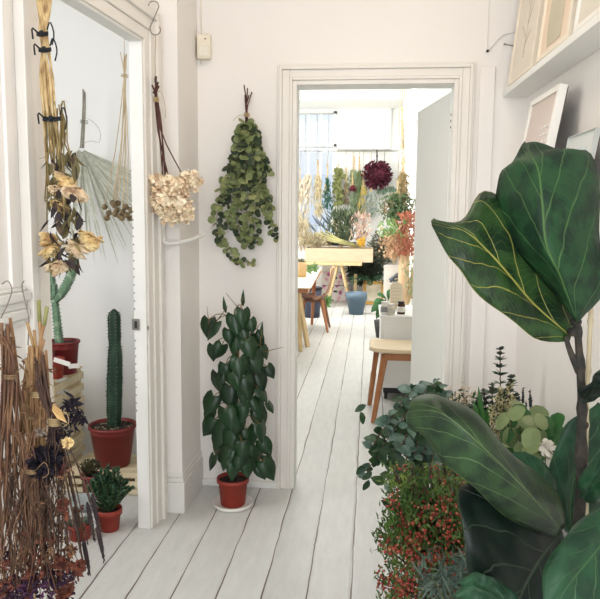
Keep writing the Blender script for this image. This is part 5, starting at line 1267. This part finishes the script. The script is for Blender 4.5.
# A: tall upright leaf (base -> tip)
bigleaf([(577, 322, d), (560, 276, d-.05), (546, 245, d-.06), (542, 203, d-.06), (538, 170, d-.04), (529, 152, d), (525, 142, d+.03)],
        [(573, 318, d), (541, 279, d+.02), (512, 247, d+.03), (496, 212, d+.04), (499, 180, d+.045), (511, 160, d+.04), (524, 143, d+.03)],
        [(583, 320, d), (603, 288, d+.03), (601, 238, d+.03), (599, 190, d+.03), (588, 150, d+.03), (556, 149, d+.02), (527, 144, d+.03)],
        figA, bulge=.012, wave=.007, label='tallest upright leaf')
# B: leaf reaching left
bigleaf([(571, 337, d+.03), (533, 304, d+.02), (510, 277, d), (488, 252, d-.01), (464, 231, d-.02), (431, 221, d)],
        [(575, 322, d+.06), (556, 262, d+.06), (520, 218, d+.06), (486, 190, d+.04), (460, 222, d), (433, 218, d)],
        [(568, 342, d+.03), (535, 338, d+.01), (500, 312, d-.02), (470, 285, d-.03), (450, 258, d-.03), (432, 226, d)],
        figB, bulge=.010, label='glossy leaf reaching left')
# C: big lower leaf with its pale folded strip
bigleaf([(562, 530, 1.12), (540, 506, 1.04), (512, 476, .96), (478, 443, .93), (446, 416, .94), (424, 410, .97), (407, 412, 1.0)],
        [(566, 524, 1.14), (552, 488, 1.14), (512, 452, 1.08), (480, 420, 1.05), (456, 402, 1.04), (434, 393, 1.03), (416, 400, 1.01), (408, 409, 1.0)],
        [(556, 536, 1.10), (520, 524, 1.04), (486, 500, .97), (460, 477, .95), (440, 456, .96), (424, 437, .98), (407, 424, .99), (405, 414, 1.0)],
        figC, bulge=.012, wave=.005, label='broad leaf curling at its left tip')
# D: leaf beneath, shade painted into its dark green
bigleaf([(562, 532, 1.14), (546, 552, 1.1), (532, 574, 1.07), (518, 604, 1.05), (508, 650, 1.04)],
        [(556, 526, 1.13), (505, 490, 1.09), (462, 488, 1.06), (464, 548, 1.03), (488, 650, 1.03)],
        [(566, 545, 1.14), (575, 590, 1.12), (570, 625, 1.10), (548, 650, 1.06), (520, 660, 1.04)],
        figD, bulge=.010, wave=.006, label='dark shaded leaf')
# E: right bottom leaf, mid green
bigleaf([(640, 500, 1.06), (612, 530, 1.0), (588, 560, .96), (566, 588, .93), (548, 622, .92)],
        [(634, 490, 1.08), (602, 506, 1.02), (566, 534, .97), (545, 570, .94), (542, 618, .92)],
        [(650, 520, 1.06), (636, 570, 1.0), (618, 610, .97), (590, 632, .94), (556, 634, .92)],
        figE, bulge=.012, label='mid green leaf nearest the camera')
# F: leaf behind the trunk, left and right
bigleaf([(572, 536, 1.28), (570, 505, 1.28), (575, 470, 1.27), (584, 436, 1.26), (600, 404, 1.25)],
        [(566, 532, 1.28), (552, 488, 1.27), (552, 455, 1.26), (568, 424, 1.25), (598, 402, 1.25)],
        [(578, 536, 1.28), (604, 510, 1.3), (614, 470, 1.3), (616, 430, 1.28), (604, 406, 1.25)],
        figE, bulge=.010, label='leaf behind the trunk')
# G: leaf behind C
bigleaf([(558, 520, 1.22), (548, 498, 1.21), (536, 476, 1.2), (520, 452, 1.2)],
        [(552, 520, 1.22), (520, 496, 1.2), (502, 468, 1.2), (512, 452, 1.2)],
        [(562, 515, 1.22), (558, 490, 1.23), (548, 466, 1.22), (526, 452, 1.2)],
        figE, bulge=.008)
# H: small leaf crossing the trunk at the right
bigleaf([(584, 500, 1.13), (594, 484, 1.11), (606, 468, 1.09), (628, 440, 1.08)],
        [(580, 496, 1.13), (578, 480, 1.12), (596, 458, 1.1), (624, 434, 1.08)],
        [(588, 504, 1.13), (602, 500, 1.12), (622, 484, 1.1), (636, 448, 1.08)],
        figE, bulge=.010)
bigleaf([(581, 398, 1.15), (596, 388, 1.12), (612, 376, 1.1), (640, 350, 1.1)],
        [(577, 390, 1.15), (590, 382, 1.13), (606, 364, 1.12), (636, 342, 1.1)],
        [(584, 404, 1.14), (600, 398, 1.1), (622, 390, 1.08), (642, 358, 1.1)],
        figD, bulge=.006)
bigleaf([(590, 282, 1.2), (604, 276, 1.2), (625, 262, 1.2), (650, 245, 1.2)],
        [(588, 276, 1.2), (602, 262, 1.2), (622, 240, 1.2), (648, 240, 1.2)],
        [(592, 290, 1.2), (608, 298, 1.2), (634, 290, 1.2), (654, 255, 1.2)],
        figA, bulge=.006)
# I: small curled leaf at the bottom
bigleaf([(530, 640, 1.0), (512, 616, .99), (496, 598, .98), (478, 588, .98), (462, 586, .99)],
        [(534, 625, 1.0), (518, 596, .99), (500, 582, .98), (480, 572, .97), (458, 582, .99)],
        [(520, 650, 1.0), (500, 635, .99), (482, 615, .98), (466, 602, .98), (454, 594, .99)],
        figE, bulge=.008, wave=.007)
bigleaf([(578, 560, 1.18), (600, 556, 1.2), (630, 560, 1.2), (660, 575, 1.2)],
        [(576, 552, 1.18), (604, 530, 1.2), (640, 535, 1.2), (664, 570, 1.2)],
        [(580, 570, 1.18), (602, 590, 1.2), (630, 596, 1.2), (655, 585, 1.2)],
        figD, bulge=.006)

# ------------------------------------------------------------------ buckets of cut foliage along the right wall
bk = mat('zinc', (120, 122, 122), (92, 96, 98), scale=10, rough=.45, metal=.5)
def bucket(T, c, r, h):
    b = MB(); b.lathe(c, [(r*.78, 0), (r*.8, .004), (r, h), (r*.97, h), (r*.76, .01), (.001, .01)], 28); T.part('bucket', b, bk)
def stems_to(T, c, h, tips, m, r=.002, sag=.03):
    b = MB()
    for t in tips:
        o = c+V((rnd.uniform(-.03, .03), rnd.uniform(-.03, .03), h*.4)); mid = o.lerp(t, .55); mid.z += sag
        b.tube(cr([o, mid, t], 9), r, 5)
    T.part('stems', b, m)
# 1 eucalyptus
c1 = V((.30, 2.72, .001)); T = Thing('eucalyptus_bucket', 'bucket of grey green eucalyptus branches spilling over the floorboards', 'plant', c1); bucket(T, c1, .10, .24)
eg = leafmat('fresh_eucalyptus', (112, 136, 122), (64, 92, 76), (164, 180, 172), scale=9, rough=.5, trans=.1, contrast=.3)
eg2 = leafmat('ivy_green', (54, 84, 50), (38, 62, 40), (84, 112, 66), scale=9, rough=.45, trans=.12)
tips = []; bl = MB(); b2 = MB(); bs = MB()
br = [((372, 446), 2.45), ((364, 472), 2.45), ((378, 436), 2.5), ((386, 425), 2.5), ((398, 428), 2.5), ((408, 425), 2.45), ((392, 452), 2.4), ((404, 468), 2.35), ((418, 480), 2.35), ((386, 482), 2.35), ((395, 505), 2.3), ((412, 500), 2.3), ((402, 445), 2.4), ((424, 440), 2.45), ((430, 470), 2.4), ((376, 460), 2.45), ((440, 455), 2.5), ((415, 455), 2.4), ((408, 490), 2.35), ((398, 478), 2.38), ((388, 462), 2.42), ((424, 492), 2.38), ((380, 450), 2.46), ((410, 440), 2.45), ((432, 430), 2.5), ((422, 420), 2.6), ((398, 518), 2.3)]
for (u, v), Y in br:
    t = P(u, v, Y=Y); o = c1+V((rnd.uniform(-.04, .04), rnd.uniform(-.04, .04), .15)); mid = V((o.x*.6+t.x*.4, o.y*.6+t.y*.4, max(.36, t.z+.10))); c = cr([o, mid, t], 13); bs.tube(c, .002, 5)
    tgt = b2 if v < 432 else bl
    for i in range(4, 13):
        dd = (c[i]-c[i-1]).normalized(); ax = dd.orthogonal().normalized(); a0 = rnd.uniform(0, PI)
        for s in (0, PI):
            o_ = Quaternion(dd, a0+s) @ ax; L_ = rnd.uniform(.036, .062); tgt = bl if rnd.random() < .55 else b2
            tgt.blade(c[i], o_+dd*.6+rv(.2), V((0, -1, .6))+rv(.6), L_, L_*.66, 'oval', cup=.12, droop=rnd.uniform(0, .4))
for (u, v) in ((361, 412), (366, 405), (364, 465), (369, 480), (372, 472), (432, 428), (427, 408), (440, 392), (436, 402), (394, 500), (398, 512)):
    q = P(u, v, Y=2.45); b2.blade(q, V((rnd.uniform(-.6, .2), 0, -rnd.uniform(.2, 1))), V((0, -1, .5))+rv(.5), .05, .026, 'oval', cup=.1, droop=.2)
T.part('foliage', bl, eg, smooth=False); T.part('ivy_leaves', b2, eg2, smooth=False, label='brighter green pointed leaves'); T.part('stems', bs, bstem)
# 2 hypericum: green top, red berries
c1 = V((.30, 2.14, .001)); T = Thing('red_berry_bucket', 'bucket of bushy green foliage covered in small red berries', 'plant', c1); bucket(T, c1, .12, .25)
tips = []; gtips = []
for k in range(130):
    u, v = rnd.uniform(390, 470), rnd.uniform(464, 545); tips.append(P(u, v, Y=2.12+rnd.uniform(-.12, .10)-(v-470)*.0012)); gtips.append(tips[-1])
for (u, v) in ((383, 513), (378, 528), (388, 520), (392, 505), (430, 464), (446, 470), (452, 462), (412, 478), (440, 476)): gtips.append(P(u, v, Y=2.08)); tips.append(gtips[-1])
rt_ = []
for k in range(105):
    u, v = rnd.uniform(388, 478), rnd.uniform(512, 612)
    if u > 462 and v > 575: continue
    rt_.append(P(u, v, Y=2.0+rnd.uniform(-.14, .08)-(v-512)*.0010))
for (u, v) in ((384, 576), (390, 580), (385, 585), (402, 588), (386, 548), (398, 535), (408, 528), (440, 505), (452, 512), (445, 500)): rt_.append(P(u, v, Y=1.98))
stems_to(T, c1, .25, gtips+rt_, bstem, .0018, .02)
fol = leafmat('hypericum_leaf', (100, 128, 58), (60, 90, 42), (142, 164, 80), scale=9, rough=.6, trans=.2, contrast=.3)
bl = MB()
for t in gtips:
    for k in range(30):
        q = t+V((rnd.gauss(0, .014), rnd.gauss(0, .014), -rnd.uniform(0, .09))); bl.blade(q, rv(.8)+V((0, 0, .7)), rv(1), rnd.uniform(.014, .026), .0075, 'lance', cup=.3)
for t in rt_:
    for k in range(16): bl.blade(t+rv(.034), rv(.8)+V((0, 0, .6)), rv(1), .018, .006, 'lance', cup=.3)
T.part('foliage', bl, fol, smooth=False)
bb = MB(); b3 = MB()
for t in rt_+gtips[:14]:
    for k in range(15):
        q = t+rv(.026); (bb if rnd.random() < .8 else b3).ball(q, rnd.uniform(.0034, .0052), nu=5, nv=4)
T.part('red_berries', bb, mat('red_berry', (172, 70, 52), (132, 46, 40), (196, 100, 72), scale=30, rough=.4)); T.part('pale_berries', b3, mat('peach_berry', (176, 124, 90), (150, 92, 68), scale=30, rough=.5))
# 3 dusty miller at the bottom
c1 = V((.36, 1.78, .001)); T = Thing('silver_foliage_bucket', 'bucket of wispy silver green foliage at the bottom by the fig leaves', 'plant', c1); bucket(T, c1, .09, .22)
tips = [P(rnd.uniform(428, 500), rnd.uniform(560, 615), Y=1.72+rnd.uniform(-.1, .1)) for _ in range(34)]
stems_to(T, c1, .22, tips, gstem, .002, .02); bl = MB()
for t in tips:
    for k in range(16): bl.blade(t+rv(.03), rv(1)+V((0, 0, .3)), rv(1), rnd.uniform(.03, .06), .007, 'lance', cup=.5, droop=rnd.uniform(-.5, .9))
T.part('foliage', bl, leafmat('silver_green', (92, 112, 98), (60, 80, 70), (140, 154, 142), scale=12, rough=.6, trans=.1, contrast=.3), smooth=False)
# 4 tall rosette sprig and companions
c1 = V((.56, 2.92, .001)); T = Thing('tall_foliage_bucket', 'bucket with one tall dark rosette-leaved sprig and upright green stems', 'plant', c1); bucket(T, c1, .11, .26)
tips = [P(u, v, Y=2.9) for (u, v) in ((500, 350), (512, 378), (492, 386), (484, 392), (505, 392), (478, 400), (516, 396), (470, 408))]; bs = MB(); bl = MB()
for k, t in enumerate(tips):
    o = c1+V((rnd.uniform(-.03, .03), rnd.uniform(-.03, .03), .15)); c = cr([o, o.lerp(t, .5)+V((0, 0, .0)), t], 22); bs.tube(c, .0022, 5)
    for i in range(9 if k else 8, 22):
        for s in range(7):
            a = 2*PI*s/7+i; bl.blade(c[i], V((math.cos(a), math.sin(a)*.7, .75))+rv(.3), V((0, 0, 1))+rv(.5), rnd.uniform(.028, .040)*(1 if i < 20 else .6), .017, 'oval', cup=.25, droop=.3)
T.part('stems', bs, bstem); T.part('foliage', bl, leafmat('rosette', (66, 88, 66), (40, 58, 46), (126, 144, 116), scale=22, rough=.5, trans=.1, contrast=.3), smooth=False)
# 5 cream heather
c1 = V((.50, 2.58, .001)); T = Thing('cream_heather_bucket', 'bucket of cream and green heather spikes beside the right wall', 'plant', c1); bucket(T, c1, .08, .24)
tips = [P(u, v, Y=2.55+rnd.uniform(-.04, .04)) for (u, v) in ((504, 392), (510, 386), (497, 400), (513, 398), (492, 408), (506, 404), (500, 390), (515, 408))]; bs = MB(); bl = MB(); b2 = MB()
for t in tips:
    o = c1+V((rnd.uniform(-.02, .02), rnd.uniform(-.02, .02), .15)); c = cr([o, o.lerp(t, .6), t], 26); bs.tube(c, .0018, 5)
    for i in range(10, 26):
        for s in range(11): (bl if rnd.random() < .7 else b2).blade(c[i]+rv(.006), rv(1)+V((0, 0, .3)), rv(1), .013, .008, 'petal', cup=.5)
T.part('stems', bs, bstem); T.part('blossom', bl, mat('cream_heather', (206, 198, 158), (168, 158, 116), (228, 222, 190), scale=40, rough=.8), smooth=False); T.part('foliage', b2, eg2, smooth=False)
# cream limonium further left
c1 = V((.40, 3.15, .001)); T = Thing('cream_filler_bucket', 'bucket of airy cream filler flowers nearest the open door', 'plant', c1); bucket(T, c1, .09, .24)
tips = [P(rnd.uniform(444, 476), rnd.uniform(388, 418), Y=3.1+rnd.uniform(-.08, .08)) for _ in range(30)]; stems_to(T, c1, .24, tips, gstem, .0014, .02); bl = MB(); b2 = MB()
for t in tips:
    for k in range(16): bl.blade(t+rv(.022), rv(1), rv(1), .011, .008, 'petal', cup=.4)
    for k in range(5): b2.blade(t+rv(.03)+V((0, 0, -.03)), rv(1)+V((0, 0, .5)), rv(1), .03, .012, 'oval', cup=.3)
T.part('blossom', bl, mat('cream_limonium', (222, 208, 184), (196, 176, 150), scale=40, rough=.8), smooth=False); T.part('foliage', b2, eg2, smooth=False)
# strappy leaf + dark spikes
c1 = V((.62, 2.62, .001)); T = Thing('mixed_greens_bucket', 'bucket of strap leaves, dark veronica spikes and round pale leaves', 'plant', c1); bucket(T, c1, .08, .24)
bl = MB(); bs = MB()
for (u0, v0, u1, v1, w_) in ((484, 430, 478, 387, .03), (488, 430, 489, 404, .03), (480, 425, 473, 400, .022), (490, 425, 500, 400, .025)):
    a, e = P(u0, v0, Y=2.75), P(u1, v1, Y=2.75); bl.blade(a, e-a, V((-.3, -1, 0)), (e-a).length, w_, 'lance', cup=.3, droop=.05); bs.tube(cr([c1+V((0, 0, .15)), a+V((.02, 0, -.08)), a], 6), .003, 5)
T.part('strap_leaves', bl, leafmat('strap', (74, 128, 62), (50, 100, 50), scale=8, rough=.4), solid=.001)
sp = MB()
for (u, v) in ((523, 388), (530, 391), (531, 398), (519, 396), (526, 402)):
    a, e = P(u, v+15, Y=2.7), P(u, v, Y=2.7); sp.tube([a, a.lerp(e, .4), e], [.004, .005, .0015], 6); bs.tube(cr([c1+V((0, 0, .15)), a+V((0, 0, -.15)), a], 6), .0016, 5)
    for k in range(26): sp.blade(a.lerp(e, rnd.random()), rv(1)+V((0, 0, .5)), rv(1), .009, .005, 'oval', cup=.3)
T.part('flower_spikes', sp, mat('veronica', (52, 62, 62), (38, 46, 50), scale=20)); 
bl = MB(); b2 = MB()
for k in range(64):
    u, v = rnd.uniform(506, 556), rnd.uniform(412, 480); q = P(u, v, Y=2.42+rnd.uniform(-.12, .12)); pale = u < 545 and v > 412 and rnd.random() < .7
    s = rnd.uniform(.055, .085) if pale else .055
    (bl if pale else b2).blade(q, rv(.8)+V((0, -.3, -.1)), V((0, -1, .9))+rv(.5), s, s*.85, 'round', cup=.12, droop=.3); bs.tube(cr([c1+V((0, 0, .2)), c1.lerp(q, .6)+V((0, 0, .1)), q], 5), .0016, 4)
for (u, v) in ((537, 424), (546, 428), (552, 424), (543, 436), (556, 432), (535, 434), (528, 412)): b2.blade(P(u, v, Y=2.4), V((rnd.uniform(-1, 1), -.2, .2)), V((0, -1, .8)), .06, .05, 'round', cup=.1, droop=.2)
T.part('round_leaves', bl, leafmat('pale_round', (142, 154, 104), (112, 130, 86), (172, 176, 134), scale=8, rough=.5, trans=.2), smooth=False, label='pale yellow green round leaves'); T.part('green_leaves', b2, leafmat('fresh_round', (64, 112, 58), (46, 88, 48), scale=8, rough=.45), smooth=False)
T.part('stems', bs, gstem)
# white blooms low
c1 = V((.60, 2.36, .001)); T = Thing('white_bloom_bucket', 'bucket of white papery blooms glimpsed between the fig leaves', 'plant', c1); bucket(T, c1, .08, .24)
tips = [P(rnd.uniform(535, 568), rnd.uniform(446, 500), Y=2.3+rnd.uniform(-.06, .06)) for _ in range(22)]; stems_to(T, c1, .24, tips, gstem, .0018, .0); bl = MB()
for t in tips:
    for k in range(14): bl.blade(t, rv(1), rv(1), .03, .02, 'petal', cup=.4)
T.part('blooms', bl, mat('white_bloom', (218, 212, 200), (190, 186, 170), scale=20, rough=.8), smooth=False)
# ================================================================== LIGHT
w = bpy.data.worlds.new('world'); bpy.context.scene.world = w; w.use_nodes = True
wn = w.node_tree; bg = wn.nodes['Background']
tcw = wn.nodes.new('ShaderNodeTexCoord'); gr = wn.nodes.new('ShaderNodeSeparateXYZ'); wn.links.new(tcw.outputs['Generated'], gr.inputs[0])
rp = wn.nodes.new('ShaderNodeValToRGB'); rp.color_ramp.elements[0].position = .0; rp.color_ramp.elements[0].color = (.80, .86, .95, 1)
rp.color_ramp.elements[1].position = .6; rp.color_ramp.elements[1].color = (.72, .86, 1, 1)
wn.links.new(gr.outputs[2], rp.inputs[0]); wn.links.new(rp.outputs[0], bg.inputs[0]); bg.inputs[1].default_value = 1.15
def area(name, loc, target, sx, sy, power, color=(1, 1, 1)):
    l = bpy.data.lights.new(name, 'AREA'); l.shape = 'RECTANGLE'; l.size = sx; l.size_y = sy; l.energy = power; l.color = color
    o = bpy.data.objects.new(name, l); col.objects.link(o); o.location = loc
    o.rotation_euler = (V(target)-V(loc)).to_track_quat('-Z', 'Y').to_euler(); return o
area('daylight_behind', (-.1, -1.4, 1.55), (-.1, 3, 1.1), 1.7, 2.2, 62, (.975, .99, 1))
area('ceiling_lamp', (-.05, 2.2, 2.93), (-.05, 2.3, 0), .6, .6, 8, (1, .82, .64))
area('overhead_fill_back_room', (-.8, 8.4, 3.2), (-.8, 8.6, 0), 2.8, 4.0, 150, (1, .995, .985))  # added area light brightening the back room from overhead; ceiling has no opening
area('side_fill_back_room', (-2.5, 9.3, 1.9), (.5, 10.6, 1.6), 3.4, 2.0, 150, (1, .995, .99))  # added area light evening out the back room; left wall has no window
area('fill_side_room', (-2.7, 2.0, 1.9), (-1.3, 3.4, 1.0), 1.2, 1.8, 44, (1, 1, 1))  # added area light giving the side room its daylight; no window built there
sc = bpy.context.scene
sc.view_settings.view_transform = 'Standard'; sc.view_settings.look = 'None'; sc.view_settings.gamma = 1; sc.view_settings.exposure = 0
sc.cycles.use_denoising = True
sc.cycles.max_bounces = 8; sc.cycles.diffuse_bounces = 5
